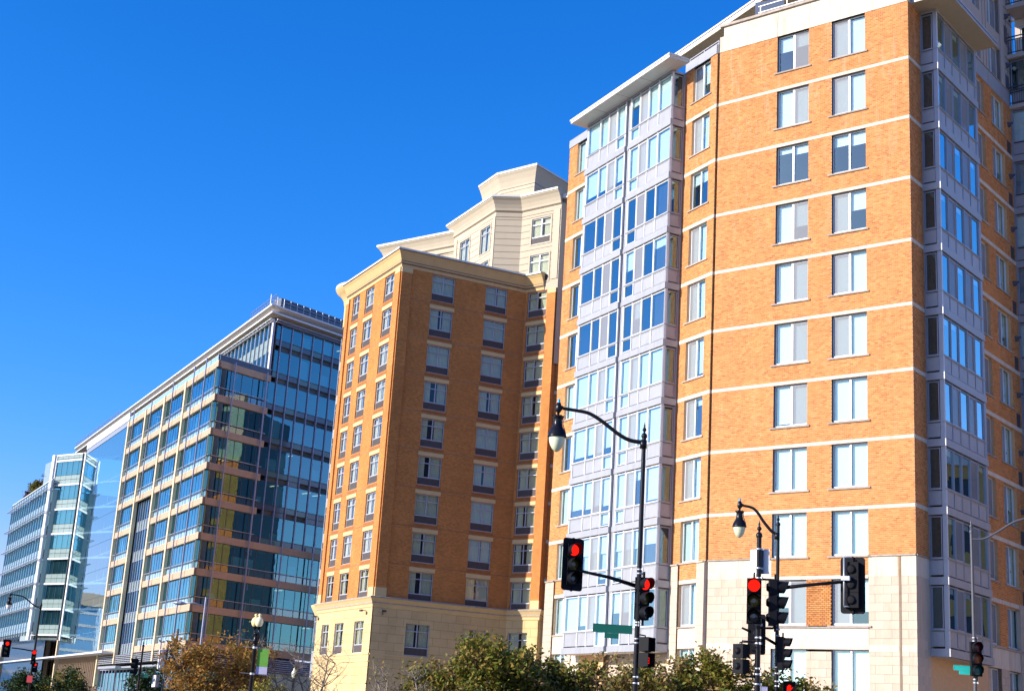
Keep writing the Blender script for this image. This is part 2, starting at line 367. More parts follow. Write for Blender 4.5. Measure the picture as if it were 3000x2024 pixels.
def brick_faces(u0, u1, z0, z1, ops, skip=None, singles=None, proud=.009):
    """courses of real bricks standing proud of the mortar; returns a mesh with one tone per brick"""
    V = []; tone = []
    r = random.Random(int((u0 * 31 + z0 * 17 + u1) * 100))
    nrow = int(round((z1 - z0) / BH))
    for k in range(nrow):
        za, zb_ = z0 + k * BH + J / 2, z0 + (k + 1) * BH - J / 2; zm = (za + zb_) / 2
        segs = [(u0, u1)]
        for a, c, d, e in ops:
            if d < zm < e:
                ns = []
                for s0, s1 in segs:
                    if c <= s0 or a >= s1: ns.append((s0, s1)); continue
                    if a > s0: ns.append((s0, a))
                    if c < s1: ns.append((c, s1))
                segs = ns
        off = (k % 2) * BW / 2
        for s0, s1 in segs:
            x = math.floor((s0 - off) / BW) * BW + off
            while x < s1 - 1e-6:
                a, c = max(x + J / 2, s0), min(x + BW - J / 2, s1); x += BW
                if c - a < .03: continue
                if singles is not None and c - a > BW - J - 1e-4 and len(singles) < 300 and skip(a, za): singles.append((a, za)); continue
                t = r.random() * .999; V.append((a, c, za, zb_, -proud * r.uniform(.75, 1.2))); tone.append(t)
    A = np.array(V); n = len(A)
    a, c, z, e, p = A.T; o = np.zeros(n)
    P = np.stack([np.stack(q, 1) for q in ((a, p, z), (c, p, z), (c, p, e), (a, p, e), (a, o, z), (c, o, z), (c, o, e), (a, o, e))], 1).reshape(-1, 3)
    F = (np.arange(n)[:, None, None] * 8 + np.array([(0, 1, 2, 3), (1, 5, 6, 2), (4, 0, 3, 7), (3, 2, 6, 7), (4, 5, 1, 0)])[None]).reshape(-1, 4)
    me = bpy.data.meshes.new('bricks'); me.from_pydata(P.tolist(), [], F.tolist())
    at = me.attributes.new('tone', 'FLOAT', 'FACE'); at.data.foreach_set('value', np.repeat(np.array(tone), 5).astype(np.float32))
    me.materials.append(M['brick']); me.update(); return me
CACHE = {}
def cached(key, fn):
    if key not in CACHE: CACHE[key] = fn()
    return CACHE[key]
def boxmesh(name, w_, d, h, mat, x0=0, y0=0, z0=0):
    return cached((name, round(w_, 3), round(d, 3), round(h, 3), mat, round(x0, 3), round(y0, 3), round(z0, 3)), lambda: MB().box(x0, x0 + w_, y0, y0 + d, z0, z0 + h).mesh(name, [mat]))
def pane_mesh(w_, h, mat):
    def f():
        b = MB(); b.quad((0, 0, 0), (w_, 0, 0), (w_, 0, h), (0, 0, h)); return b.mesh('pane', [mat])
    return cached(('pane', round(w_, 3), round(h, 3), mat), f)
def room(b, x0, x1, z0, z1, y0=.24, y1=1.6, m=1):
    b.quad((x0, y1, z0), (x1, y1, z0), (x1, y1, z1), (x0, y1, z1), m)
    b.quad((x0, y0, z0), (x0, y1, z0), (x0, y1, z1), (x0, y0, z1), m); b.quad((x1, y0, z0), (x1, y0, z1), (x1, y1, z1), (x1, y1, z0), m)
    b.quad((x0, y0, z0), (x1, y0, z0), (x1, y1, z0), (x0, y1, z0), m); b.quad((x0, y0, z1), (x0, y1, z1), (x1, y1, z1), (x1, y0, z1), m)
def frame_rect(b, x0, x1, z0, z1, t, y0, y1, m=0):
    b.box(x0, x1, y0, y1, z0, z0 + t, m); b.box(x0, x1, y0, y1, z1 - t, z1, m); b.box(x0, x0 + t, y0, y1, z0 + t, z1 - t, m); b.box(x1 - t, x1, y0, y1, z0 + t, z1 - t, m)
def blind_mesh(w_, h):
    def f():
        b = MB(); n = max(1, int(h / .05))
        for k in range(n):
            z = -k * h / n; b.quad((0, .012, z - h / n), (w_, .012, z - h / n), (w_, 0, z), (0, 0, z))
        b.box(0, w_, -.012, .02, -h - .03, -h); return b.mesh('blind', ['blind'])
    return cached(('blind', round(w_, 3), round(h, 2)), f)
def curtain_mesh(w_, h, fold=.11, amp=.03):
    def f():
        b = MB(); n = int(w_ / fold) * 4; p = [(w_ * i / n, amp * math.sin(i * math.pi / 2 + .4) * (1 + .4 * math.sin(i * 1.7))) for i in range(n + 1)]
        for i in range(n): b.quad((p[i][0], p[i][1], 0), (p[i + 1][0], p[i + 1][1], 0), (p[i + 1][0], p[i + 1][1] * .7, h), (p[i][0], p[i][1] * .7, h), 0, True)
        return b.mesh('curtain', ['curtain'])
    return cached(('cur', round(w_, 3), round(h, 3), fold), f)
def add_pane(win, w_, h, x, y, z, mat, tilt=.25):
    return obj('pane', pane_mesh(w_, h, mat), win, (x, y, z), rot=(R(rnd.uniform(-tilt, tilt)), 0, R(rnd.uniform(-tilt, tilt))))
def apt_window(F, x, z, w_, h, specL, specR, y=.14, sill=True, yoff=0):
    """two-light aluminium window; spec = (blind drop 0..1, insect screen?)"""
    def fr():
        b = MB(); frame_rect(b, 0, w_, 0, h, .055, 0, .07); b.box(w_ / 2 - .045, w_ / 2 + .045, -.012, .06, .055, h - .055)
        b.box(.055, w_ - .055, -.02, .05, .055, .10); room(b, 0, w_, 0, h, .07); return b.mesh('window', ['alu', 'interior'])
    win = F.put('window', cached(('aw', round(w_, 3), round(h, 3)), fr), x, y + yoff, z)
    pw = w_ / 2 - .1; ph = h - .155
    for i, (bl, scn) in enumerate((specL, specR)):
        px = .055 if i == 0 else w_ / 2 + .045
        add_pane(win, pw, ph, px, .035, .10, 'glass')
        if bl > .02: obj('blind', blind_mesh(pw + .02, ph * round(bl, 2)), win, (px - .01, .13, h - .055))
        if scn: obj('screen', cached(('scr', round(pw, 3), round(ph, 3)), lambda: screen_mesh(pw, ph)), win, (px, .012, .10))
    if sill: obj('sill', boxmesh('sill', w_ + .3, .24, .07, 'coping', -.17, -y - .07, -.07), win)
    return win
def screen_mesh(w_, h):
    b = MB(); b.quad((0, 0, 0), (w_, 0, 0), (w_, 0, h), (0, 0, h)); frame_rect(b, 0, w_, 0, h, .025, -.01, -.002, 1)
    return b.mesh('screen', ['screen_mesh', 'alu_grey'])
def mk_screen():
    mt, n, out = newmat('woven_insect_screen')
    d = N(n, 'ShaderNodeBsdfDiffuse', Color=(.34, .34, .36, 1)); t = N(n, 'ShaderNodeBsdfTransparent'); mx = N(n, 'ShaderNodeMixShader', Fac=.52)
    n.links.new(t.outputs[0], mx.inputs[1]); n.links.new(d.outputs[0], mx.inputs[2]); n.links.new(mx.outputs[0], out.inputs[0]); return mt
M['screen_mesh'] = mk_screen()

# ------------------------------------------------------------------ ground
g = MB(); g.quad((-1500, -1500, -.16), (1500, -1500, -.16), (1500, 2500, -.16), (-1500, 2500, -.16)); o = obj('ground', (g, ['ground'])); o['kind'] = 'structure'
d27 = (math.sin(R(-27)), math.cos(R(-27))); n27 = (-d27[1], d27[0])
def strip(name, o0, d, s0, s1, a, b_, z, mat, th=0):
    nn = (-d[1], d[0]); P = lambda s, t: (o0[0] + d[0] * s + nn[0] * t, o0[1] + d[1] * s + nn[1] * t)
    b = MB(); pts = [P(s0, a), P(s1, a), P(s1, b_), P(s0, b_)]
    if th: b.prism(pts[::-1] if (b_ < a) else pts, z - th, z)
    else: b.poly([(p[0], p[1], z) for p in (pts if b_ > a else pts[::-1])])
    o = obj(name, (b, [mat])); o['kind'] = 'structure'; return o
W0 = (9.63, 66.37)
strip('avenue_road', W0, d27, -160, 300, 13, 38, -.12, 'asphalt')
strip('avenue_pavement', W0, d27, 0, 300, .3, 12.7, 0, 'pavement', .14)
strip('kerb', W0, d27, 0, 300, 12.7, 13, 0, 'kerb', .15)
for k in range(22): strip('lane_marking', W0, d27, k * 9, k * 9 + 3, 25.4, 25.55, -.116, 'paint')
strip('corner_pavement', W0, d27, -40, 0, .3, 12.7, 0, 'pavement', .14)
d39 = (math.sin(R(39)), math.cos(R(39)))
strip('side_road', (24, 52), d39, -60, 200, -14, -3, -.125, 'asphalt')

# ================================================================== BRICK TOWER (right)
TA = thing('apartment_tower', 'tall orange brick apartment tower with white bands and silver glazed bays', 'building', (17.6, 59.95, 0))
zb = lambda k: 6.38 + 3 * k
FM = Facade((9.75, 66.32), 129.1, TA); LM = 10.11
cols = [(3.30, 5.02), (6.23, 7.96)]
ops = [(a, b, 4.2 + 3 * k if k else 3.2, 6.2 + 3 * k) for a, b in cols for k in range(11)]
ops = [(a, b, 3.2 + (1 if k else 0) + 3 * k if k else 3.6, 6.2 + 3 * k) for a, b in cols for k in range(11)]
b = wall_mb(0, LM, 9.28, 36.2, [o for o in ops if o[3] > 9.5], .2, mr=1)
FM.put('brick_backing', (b, ['mortar', 'dark']))
brick_ops = [(a - .001, c + .001, d, e) for a, c, d, e in ops]
bands = [(0, LM, zb(k) - .18, zb(k)) for k in range(1, 10)]
stonezones = [(0, 3.30, 0, 10.2), (7.96, LM, 0, 10.2), (0, LM, 0, 7.2)]
sing = []
me = brick_faces(0, LM, 7.2, 36.2, brick_ops + bands + stonezones + [(3.3, 7.96, 9.2, 9.38)], skip=lambda a, z: a > 7.96 and z > 10.2, singles=sing)
FM.put('bricks', me, kind='stuff')
bm1 = MB().box(0, BW - J, -.010, 0, 0, BH - J).mesh('brick', ['brick'])
for a, z in sing: FM.put('brick', bm1, a, 0, z)
for k in range(1, 10):
    if k == 1: x0, x1 = 3.3, 7.96
    else: x0, x1 = 0, LM
    nseg = 4 if k > 1 else 2
    for i in range(nseg):
        L = (x1 - x0) / nseg
        FM.put('band_course', boxmesh('band_course', L - .008, .10, .155, 'stone_smooth', 0, -.022, -.168), x0 + i * L + .004, 0, zb(k))
SW = {0: [((.4, 0), (.35, 1)), ((1, 0), (1, 1)), ((.12, 0), (.2, 0)), ((1, 0), (.6, 1)), ((1, 0), (1, 1)), ((1, 0), (1, 1)), ((.93, 0), (1, 1)), ((1, 0), (1, 0)), ((1, 0), (1, 0)), ((.6, 0), (1, 1)), ((1, 0), (1, 0))],
      1: [((1, 1), (1, 0)), ((1, 1), (1, 0)), ((.25, 0), (.3, 0)), ((1, 1), (.45, 0)), ((1, 1), (1, 0)), ((1, 1), (1, 0)), ((1, 0), (1, 0)), ((1, 0), (1, 0)), ((1, 0), (1, 0)), ((1, 1), (.7, 0)), ((1, 0), (1, 0))]}
for ci, (a, c) in enumerate(cols):
    for k in range(11):
        l, r_ = SW[ci][10 - k]; z0 = 4.2 + 3 * k if k else 3.6
        apt_window(FM, a, z0, c - a, 6.2 + 3 * k - z0, l, r_)
# limestone base blocks
def ashlar(F, x0, x1, z0, z1, ops_, budget, y=0, name='stone_block', mat='stone'):
    b = wall_mb(x0, x1, z0, z1, ops_, .16, y=y + .012); F.put('stone_backing', (b, ['stone_joint']))
    rows = int(round((z1 - z0) / .365)); far = MB()
    for k in range(rows):
        za = z0 + k * (z1 - z0) / rows; h = (z1 - z0) / rows; zm = za + h / 2
        segs = [(x0, x1)]
        for a, c, d, e in ops_:
            if d < zm < e:
                ns = []
                for s0, s1 in segs:
                    if c <= s0 or a >= s1: ns.append((s0, s1)); continue
                    if a > s0: ns.append((s0, a))
                    if c < s1: ns.append((c, s1))
                segs = ns
        off = .375 * (k % 2)
        for s0, s1 in segs:
            x = math.floor((s0 - off) / .75) * .75 + off
            while x < s1 - 1e-6:
                a, c = max(x, s0), min(x + .75, s1); x += .75
                if c - a < .05: continue
                pr = rnd.uniform(0, .004); gap = .012 if (k % 2) else .006
                if za > 3.6 and budget[0] > 0:
                    budget[0] -= 1; F.put(name, boxmesh(name, round(c - a - .008, 2), .03, h - gap, mat, 0, -pr, 0), a + .004, y, za + gap / 2)
                else: far.box(a + .004, c - .004, y - pr, y + .03, za + gap / 2, za + h - gap / 2)
    if far.v: F.put('stone_course', (far, [mat]), kind='stuff')
bud = [300]
low_ops = [(a, c, d, e) for a, c, d, e in ops if e < 9.5]
ashlar(FM, 0, 3.3, 0, 9.28, low_ops, bud)
ashlar(FM, 7.96, LM, 0, 9.28, low_ops, bud)
ashlar(FM, 3.3, 7.96, 0, 6.1, low_ops, bud)
for x0, x1, z0, z1 in [(0, 1.62, 9.28, 10.14), (1.62, 3.3, 9.28, 10.14), (7.96, 9.3, 9.28, 10.14), (9.45, LM, 9.28, 10.14), (3.3, 5.02, 6.2, 7.1), (5.02, 6.23, 6.2, 7.1), (6.23, 7.96, 6.2, 7.1), (0, 3.3, 6.12, 6.4), (7.96, 9.3, 6.12, 6.4), (9.45, LM, 6.12, 6.4)]:
    FM.put('stone_panel', boxmesh('stone_panel', x1 - x0 - .01, .06, z1 - z0, 'stone_smooth', 0, -.012, 0), x0 + .005, 0, z0)
for x0, x1, z in [(0, 3.3, 10.14), (7.96, LM, 10.14), (3.3, 7.96, 7.1)]:
    FM.put('stone_ledge', boxmesh('stone_ledge', x1 - x0, .2, .06, 'coping', 0, -.07, 0), x0, 0, z)
FM.put('movement_joint', boxmesh('movement_joint', .1, .05, 10.14, 'stone_joint', 0, -.02, 0), 9.33, 0, 0)
# parapet of the main face
xs = [0, 1.6, 3.3, 5.06, 6.7, 8.4, LM]
for i in range(6):
    FM.put('parapet_panel', boxmesh('parapet_panel', xs[i + 1] - xs[i] - .012, .2, .86, 'stone_smooth', 0, -.035, 0), xs[i] + .006, 0, 36.2)
    FM.put('parapet_panel', boxmesh('parapet_panel', (xs[i + 1] - xs[i] - .012) if i else 1.42, .2, .56, 'stone_smooth', 0 if i else .17, .06, 0), xs[i] + .006, 0, 37.075)
FM.put('coping', boxmesh('coping', LM + .1, .5, .13, 'coping', -.02, -.05, 0), 0, 0, 37.64)
# wing facing the avenue
FW = Facade((9.63, 66.37), 153.0, TA)
so_ = [(-2.12, -.57, 4.2 + 3 * k if k else 3.6, 6.2 + 3 * k) for k in range(11)]
lo_ = [(-14.15, -12.6, 4.2 + 3 * k if k else 3.6, 6.2 + 3 * k) for k in range(11)]
def wing_strip(x0, x1, wops):
    b = wall_mb(x0, x1, 0, 36.2, wops, .16); FW.put('brick_backing', (b, ['mortar']))
    bo = [(a - .001, c + .001, d, e) for a, c, d, e in wops] + [(x0, x1, zb(k) - .18, zb(k)) for k in range(1, 10)]
    FW.put('bricks', brick_faces(x0, x1, 7.2, 36.2, bo + [(x0, wops[0][0], 0, 10.2), (wops[0][1], x1, 0, 10.2)]), kind='stuff')
    for k in range(1, 10): FW.put('band_course', boxmesh('band_course', x1 - x0 if k > 1 else wops[0][1] - wops[0][0], .10, .18, 'stone_smooth', 0, -.022, -.18), x0 if k > 1 else wops[0][0], 0, zb(k))
    FW.put('parapet_panel', boxmesh('parapet_panel', x1 - x0, .25, .5, 'panel', 0, -.06, 0), x0, 0, 36.2)
wing_strip(-2.79, 0, so_); wing_strip(-15.1, -8.75, lo_)
for x0, x1, wo in ((-2.79, 0, so_), (-15.1, -12.0, lo_)):
    bb = [60]; wl = [(a, c, d, e) for a, c, d, e in wo if e < 9.5]
    ashlar(FW, x0, wo[0][0], 0, 10.1, [], [0], y=-.1); ashlar(FW, wo[0][1], x1, 0, 10.1, [], [0], y=-.1)
    FW.put('stone_panel', boxmesh('stone_panel', wo[0][1] - wo[0][0], .06, .9, 'stone_smooth', 0, -.012, 0), wo[0][0], 0, 6.2)
    for xa, xb in ((x0, wo[0][0]), (wo[0][1], x1)): FW.put('stone_ledge', boxmesh('stone_ledge', xb - xa, .25, .07, 'coping', 0, -.16, 0), xa, 0, 10.1)
spW = [((1, 1), (.6, 0)), ((1, 1), (1, 0)), ((.3, 0), (.3, 0)), ((1, 1), (1, 0)), ((1, 1), (1, 0)), ((1, 1), (.9, 0)), ((1, 1), (.15, 0)), ((1, 1), (1, 0)), ((1, 0), (1, 0)), ((1, 1), (1, 0)), ((1, 0), (1, 0))]
for k in range(11):
    l, r_ = spW[10 - k]; z0 = 4.2 + 3 * k if k else 3.6
    apt_window(FW, -2.12, z0, 1.55, 6.2 + 3 * k - z0, l, r_)
    apt_window(FW, -14.15, z0, 1.55, 6.2 + 3 * k - z0, (1, 0) if k not in (6, 7, 8, 4) else (0, 0), (1, 0) if k not in (5, 6, 8) else (.1, 0))
# returns between wing and main face, far return with band stubs
FR = Facade(FW.w(0, 0), 63, TA)
b = wall_mb(0, .32, 0, 36.2); FR.put('brick_return', (b, ['mortar'])); FR.put('bricks', brick_faces(0, .32, 10.2, 36.2, [(0, 1, zb(k) - .18, zb(k)) for k in range(2, 10)]), kind='stuff')
for k in range(2, 10): FR.put('band_course', boxmesh('band_course', .30, .1, .18, 'stone_smooth', 0, -.022, -.18), 0, 0, zb(k))
FR.put('stone_pier', boxmesh('stone_pier', .3, .1, 10.15, 'stone', -.1, -.04, 0))
FR.put('parapet_panel', boxmesh('parapet_panel', .34, .2, .5, 'panel', 0, -.05, 0), 0, 0, 36.2)
# glazed bays on the avenue side
def bay_panel(F, x0, x1, z0, z1, y=0, name='bay_panel', mat='panel'):
    return F.put(name, cached(('bp', round(x1 - x0, 3), round(z1 - z0, 3), mat), lambda: panel_mesh(x1 - x0, z1 - z0, mat)), x0, y, z0)
def panel_mesh(w_, h, mat):
    b = MB(); b.box(0, w_, .02, .1, 0, h, 0); frame_rect(b, 0, w_, 0, h, .045, 0, .02, 0); return b.mesh('bay_panel', [mat])
def bay_light(F, x0, x1, z0, z1, bl, scn=False, gm='glass', fm='alu', cur=False):
    w_, h = x1 - x0, z1 - z0
    def fr():
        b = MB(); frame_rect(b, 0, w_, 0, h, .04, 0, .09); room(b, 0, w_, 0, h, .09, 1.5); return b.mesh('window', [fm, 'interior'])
    win = F.put('window', cached(('bl', round(w_, 3), round(h, 3), fm), fr), x0, .02, z0)
    add_pane(win, w_ - .08, h - .08, .04, .045, .04, gm)
    if bl > .02: obj('blind', blind_mesh(w_ - .05, (h - .08) * round(bl, 2)), win, (.025, .13, h - .04))
    if cur: obj('curtain', curtain_mesh(w_ * .6, h - .1), win, (.05, .2, .05))
    if scn: obj('screen', cached(('scr', round(w_ - .08, 3), round(h - .08, 3)), lambda: screen_mesh(w_ - .08, h - .08)), win, (.04, .018, .04))
bz = lambda k: 6.06 + 3 * k
FB1 = Facade((7.58, 68.46), 153.0, TA)   # bay front, x runs -8.75..0
RB = [.0, .5, 1, 1, 1, 0, 0, 0, 1, 1]; LB = [1, .5, .8, .85, 1, 0, 0, 0, .8, 1]
for k in range(10):
    z0, z1 = bz(k) + 1.14, bz(k) + 2.94
    for (a, c), s in zip([(-1.25, -.07), (-2.22, -1.30), (-3.1, -2.26), (-3.98, -3.14)], (0, 0, 1, 0)):
        v = (RB[k] if not (k == 0 and a < -2) else 1)
        if rnd.random() < .12: v = rnd.choice((.25, .55, .8))
        bay_light(FB1, a, c, z0, z1, v * (rnd.uniform(.85, 1) if (v and rnd.random() < .25) else 1), s, cur=(v == .5))
    for (a, c), s in zip([(-8.62, -7.30), (-7.26, -6.38), (-6.34, -5.5), (-5.46, -4.6)], (0, 0, 1, 0)):
        v = LB[k]; bay_light(FB1, a, c, z0, z1, v * (rnd.uniform(.8, 1) if (v and rnd.random() < .3) else 1), s, cur=(v == .5))
    for a, c, v in ((-3.98, -3.14, RB[k]), (-5.46, -4.6, LB[k])): bay_light(FB1, a, c, bz(k) + (.40 if k else .34), bz(k) + 1.09, v)
    for a, c in ((-1.25, -.07), (-3.1, -1.3), (-8.62, -7.3), (-7.26, -5.5)): bay_panel(FB1, a, c, bz(k) + .39, bz(k) + 1.08, .01)
    for a, c in ((-4.08, 0), (-8.75, -4.5)):
        FB1.put('bay_trim', boxmesh('bay_trim', c - a + .06, .2, .33, 'panel', -.03, -.06, 0), a, 0, bz(k))
        FB1.put('bay_sill', boxmesh('bay_sill', c - a, .12, .045, 'panel', 0, -.03, 0), a, 0, bz(k) + 1.085)
for x0, x1 in ((-.07, 0), (-8.75, -8.62)): FB1.put('corner_post', boxmesh('corner_post', x1 - x0, .12, 29.7, 'alu', 0, 0, 0), x0, 0, 6.39)
for xx in (-4.08, -4.6): FB1.put('corner_post', boxmesh('corner_post', .10, .12, 29.7, 'alu', 0, 0, 0), xx, 0, 6.39)
b = MB(); b.box(-3.98, -.07, .13, .16, 6.1, 36.1) if False else None
bk = MB()
for xx in (-1.275, -2.24, -3.12, -7.28, -6.36, -5.48): bk.box(xx - .028, xx + .028, 0, .12, 6.4, 36.1)
FB1.put('mullion', (bk, ['alu']))
dp = MB(); dp.box(-4.5, -4.08, .3, .34, 6.2, 36.1, 0); dp.box(-4.40, -4.27, .1, .3, 6.2, 36.1, 1)
for k in range(10): dp.box(-4.43, -4.24, .08, .3, bz(k) + .05, bz(k) + .3, 1)
FB1.put('downpipe', (dp, ['panel2', 'steel']))
FB2 = Facade(FB1.w(0, 0), 63, TA)     # bay right return
for k in range(10):
    bay_light(FB2, .17, .72, bz(k) + 1.14, bz(k) + 2.92, 1 if k % 3 else .3, fm='panel'); bay_panel(FB2, .16, .74, bz(k) + .42, bz(k) + 1.05, .01)
    FB2.put('bay_trim', boxmesh('bay_trim', .80, .2, .33, 'panel', .02, -.05, 0), 0, 0, bz(k)); FB2.put('bay_sill', boxmesh('bay_sill', .8, .1, .05, 'panel', 0, -.02, 0), 0, 0, bz(k) + 1.085)
FB2.put('corner_post', boxmesh('corner_post', .15, .1, 29.7, 'panel', 0.0, 0.003, 0), 0, 0, 6.39); FB2.put('corner_post', boxmesh('corner_post', .11, .1, 29.7, 'panel', 0, 0.003, 0), .75, 0, 6.39)
FB3 = Facade(FB1.w(-8.75, .86), 243, TA); FB3.put('bay_end_panel', boxmesh('bay_end_panel', .86, .08, 29.9, 'panel'), 0, 0, 6.1)
b = MB(); b.box(-8.75, 0, 0.01, .9, 6.06, 6.1); FB1.put('bay_floor', (b, ['soffit']))
b = MB(); b.box(-8.75, 0, .0, .9, 36.06, 36.18); FB1.put('bay_head', (b, ['panel2']))
# bay roof slab
b = MB(); b.box(-9.1, 1.08, -.94, .25, 36.19, 36.22, 1); b.box(-9.1, 1.08, -.94, .25, 36.22, 36.34, 0); b.box(-9.16, 1.12, -.98, .28, 36.341, 36.44, 0)
FB1.put('roof_slab', (b, ['white_cap', 'soffit']))
b = MB()
for xx in (-6.6, -4.2, -1.8): b.box(xx, xx + .02, -.93, -.05, 36.185, 36.19)
FB1.put('soffit_joint', (b, ['dark']))
# below the bay: recessed stone wall and window
FW.put('recessed_wall', boxmesh('recessed_wall', 9.3, .2, 6.2, 'stone', 0, 0, 0), -12.1, .3, 0)
FW.put('stone_column', boxmesh('stone_column', .9, .5, 6.1, 'stone_smooth', 0, 0, 0), -12.0, -.05, 0)
# right side of the tower
FT = Facade((17.6, 59.95), 39.0, TA)
rops = [(8.05, 9.72, 4.2 + 3 * k, 6.15 + 3 * k) for k in range(-1, 11)] + [(10.78, 12.58, 4.2 + 3 * k, 6.15 + 3 * k) for k in range(-1, 11)]
b = wall_mb(0, 1.36, 0, 36.2); wall_mb(1.36, 13.75, 0, 36.2, rops, .16, mb=b); FT.put('brick_backing', (b, ['mortar']))
FT.put('bricks', brick_faces(0, 1.4, 10.2, 36.2, [(0, 1.4, zb(k) - .18, zb(k)) for k in range(2, 10)]), kind='stuff')
FT.put('bricks', brick_faces(6.3, 13.75, 7.2, 36.2, [(a - .001, c + .001, d, e) for a, c, d, e in rops] + [(6.3, 14, zb(k) - .2, zb(k)) for k in range(1, 10)] + [(12.4, 14, 0, 9.4)]), kind='stuff')
for k in range(1, 10):
    if k > 1: FT.put('band_course', boxmesh('band_course', 1.4, .1, .18, 'stone_smooth', 0, -.022, -.18), 0, 0, zb(k))
    FT.put('band_course', boxmesh('band_course', 7.45, .1, .2, 'stone_smooth', 0, -.022, -.2), 6.3, 0, zb(k))
ashlar(FT, 0, 1.4, 0, 9.28, [], [20]); FT.put('stone_panel', boxmesh('stone_panel', 1.4, .06, .86, 'stone_smooth', 0, -.012, 0), 0, 0, 9.28)
FT.put('stone_ledge', boxmesh('stone_ledge', 1.4, .2, .06, 'coping', 0, -.07, 0), 0, 0, 10.14)
ashlar(FT, 1.4, 8.5, 0, 6.05, [(1.75, 4.7, 0, 5.95)], [0], y=.02); ashlar(FT, 8.5, 13.75, 0, 6.15, [(10.78, 12.58, 1.2, 6.15), (8.05, 9.72, 1.2, 6.15)], [40], y=-.02)
for xa, xb in ((8.4, 9.75), (9.75, 10.8), (10.8, 12.4)): FT.put('stone_panel', boxmesh('stone_panel', xb - xa - .01, .06, .9, 'stone_smooth', 0, -.012, 0), xa, 0, 6.17)
FT.put('stone_ledge', boxmesh('stone_ledge', 5.2, .2, .07, 'coping', 0, -.07, 0), 8.3, 0, 7.08)
FT.put('stone_pier', boxmesh('stone_pier', 1.35, .2, 9.4, 'stone', 0, -.06, 0), 12.4, 0, 0)
for k in range(-1, 11):
    apt_window(FT, 8.05, 4.2 + 3 * k, 1.67, 1.95, (.5, 1), (.5, 1), y=.16); apt_window(FT, 10.78, 4.2 + 3 * k, 1.80, 1.95, (.9, 1) if k % 2 else (.5, 1), (1, 0) if k % 3 else (.6, 0), y=.16)
    if 1 <= k:
        v = MB(); v.box(0, .5, -.02, .05, 0, .75, 0)
        for q in range(7): v.box(.03, .47, -.04, -.015, .05 + q * .1, .09 + q * .1, 1)
        FT.put('vent_grille', (v, ['dark', 'grille']), 13.0, 0, 3.95 + 3 * k - .6)
        v = MB(); v.prism([(0, 0), (.28, 0), (.14, -.3)], 0, .12); v.prism([(.05, 0), (.23, 0), (.14, -.2)], -.12, 0); FT.put('vent_hood', (v, ['dark']), 13.1, 0, 5.45 + 3 * k - .4)
# ground floor lobby glazing under the right bay
for i, xx in enumerate((1.8, 2.5, 3.25, 4.0)):
    w2 = .62
    def lg():
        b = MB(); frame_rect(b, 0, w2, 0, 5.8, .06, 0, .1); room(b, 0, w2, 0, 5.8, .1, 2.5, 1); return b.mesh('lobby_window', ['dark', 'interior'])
    wn = FT.put('lobby_window', cached('lobby', lg), xx, .1, .1); add_pane(wn, w2 - .12, 5.68, .06, .05, .06, 'glass', .1); obj('curtain', curtain_mesh(w2 - .1, 5.6), wn, (.05, .22, .08))
# stone floors above on the right side
uops = [(8.2, 9.45, 37.3, 39.2), (10.6, 12.35, 37.2, 39.1), (8.2, 9.45, 40.1, 42.1), (10.6, 12.35, 40.0, 42.1), (8.2, 9.45, 43.0, 45.1), (10.6, 12.35, 43., 45.1)]
b = wall_mb(1.4, 14.4, 37.08, 46, uops, .25); FT.put('precast_wall', (b, ['precast']))
b = MB()
for z in (37.6, 38.35, 39.05, 39.85, 40.6, 41.35, 42.1, 42.85, 43.6): b.box(12.9, 14.4, -.012, -.004, z, z + .03)
for x_ in (9.8, 10.25): b.box(x_, x_ + .03, -.012, -.004, 37.1, 46)
for x_, z in ((13.5, 37.9), (13.9, 38.6), (13.4, 40.9), (13.8, 40.1), (13.5, 42.3)): b.box(x_, x_ + .02, -.011, -.003, z, z + .7)
FT.put('panel_joint', (b, ['dark']))
for a, c, d, e in uops: apt_window(FT, a, d, c - a, e - d, (.2, 0), (.4, 1), y=.2, sill=False)
for x0, x1 in ((1.4, 6.3), (6.3, 8.8), (8.8, 10.3), (10.3, 12.4), (12.4, 13.75)):
    FT.put('parapet_panel', boxmesh('parapet_panel', x1 - x0 - .012, .2, .86, 'panel' if x0 > 1.5 else 'panel', 0, -.03, 0), x0 + .006, 0, 36.2)
FT.put('parapet_panel', boxmesh('parapet_panel', 1.4, .2, .86, 'stone_smooth', 0, -.03, 0), 0, 0, 36.2)
FT.put('coping', boxmesh('coping', 12.3, .3, .05, 'coping', 0, -.06, 0), 1.4, 0, 37.07)
FT.put('corner_pier', boxmesh('corner_pier', .55, .3, 9, 'precast', 0, -.07, 0), 12.35, 0, 37.08)
for z in (38.6, 41.55):
    v = MB(); v.prism([(0, 0), (.28, 0), (.14, -.3)], 0, .12); v.prism([(.05, 0), (.23, 0), (.14, -.2)], -.12, 0); FT.put('vent_hood', (v, ['dark']), 13.2, 0, z)
    v = MB(); v.lathe([(0, -.13), (.09, -.09), (.13, 0), (.09, .09), (0, .13)], 12, 0); v.box(-.05, .05, 0, .2, -.05, .05, 1); FT.put('wall_lamp', (v, ['white_cap', 'dark']), 14.0, -.2, z + .05)
    v = MB(); v.box(0, .55, -.02, .05, 0, 1.0); FT.put('vent_grille', (v, ['dark']), 13.05, 0, z - 1.6)
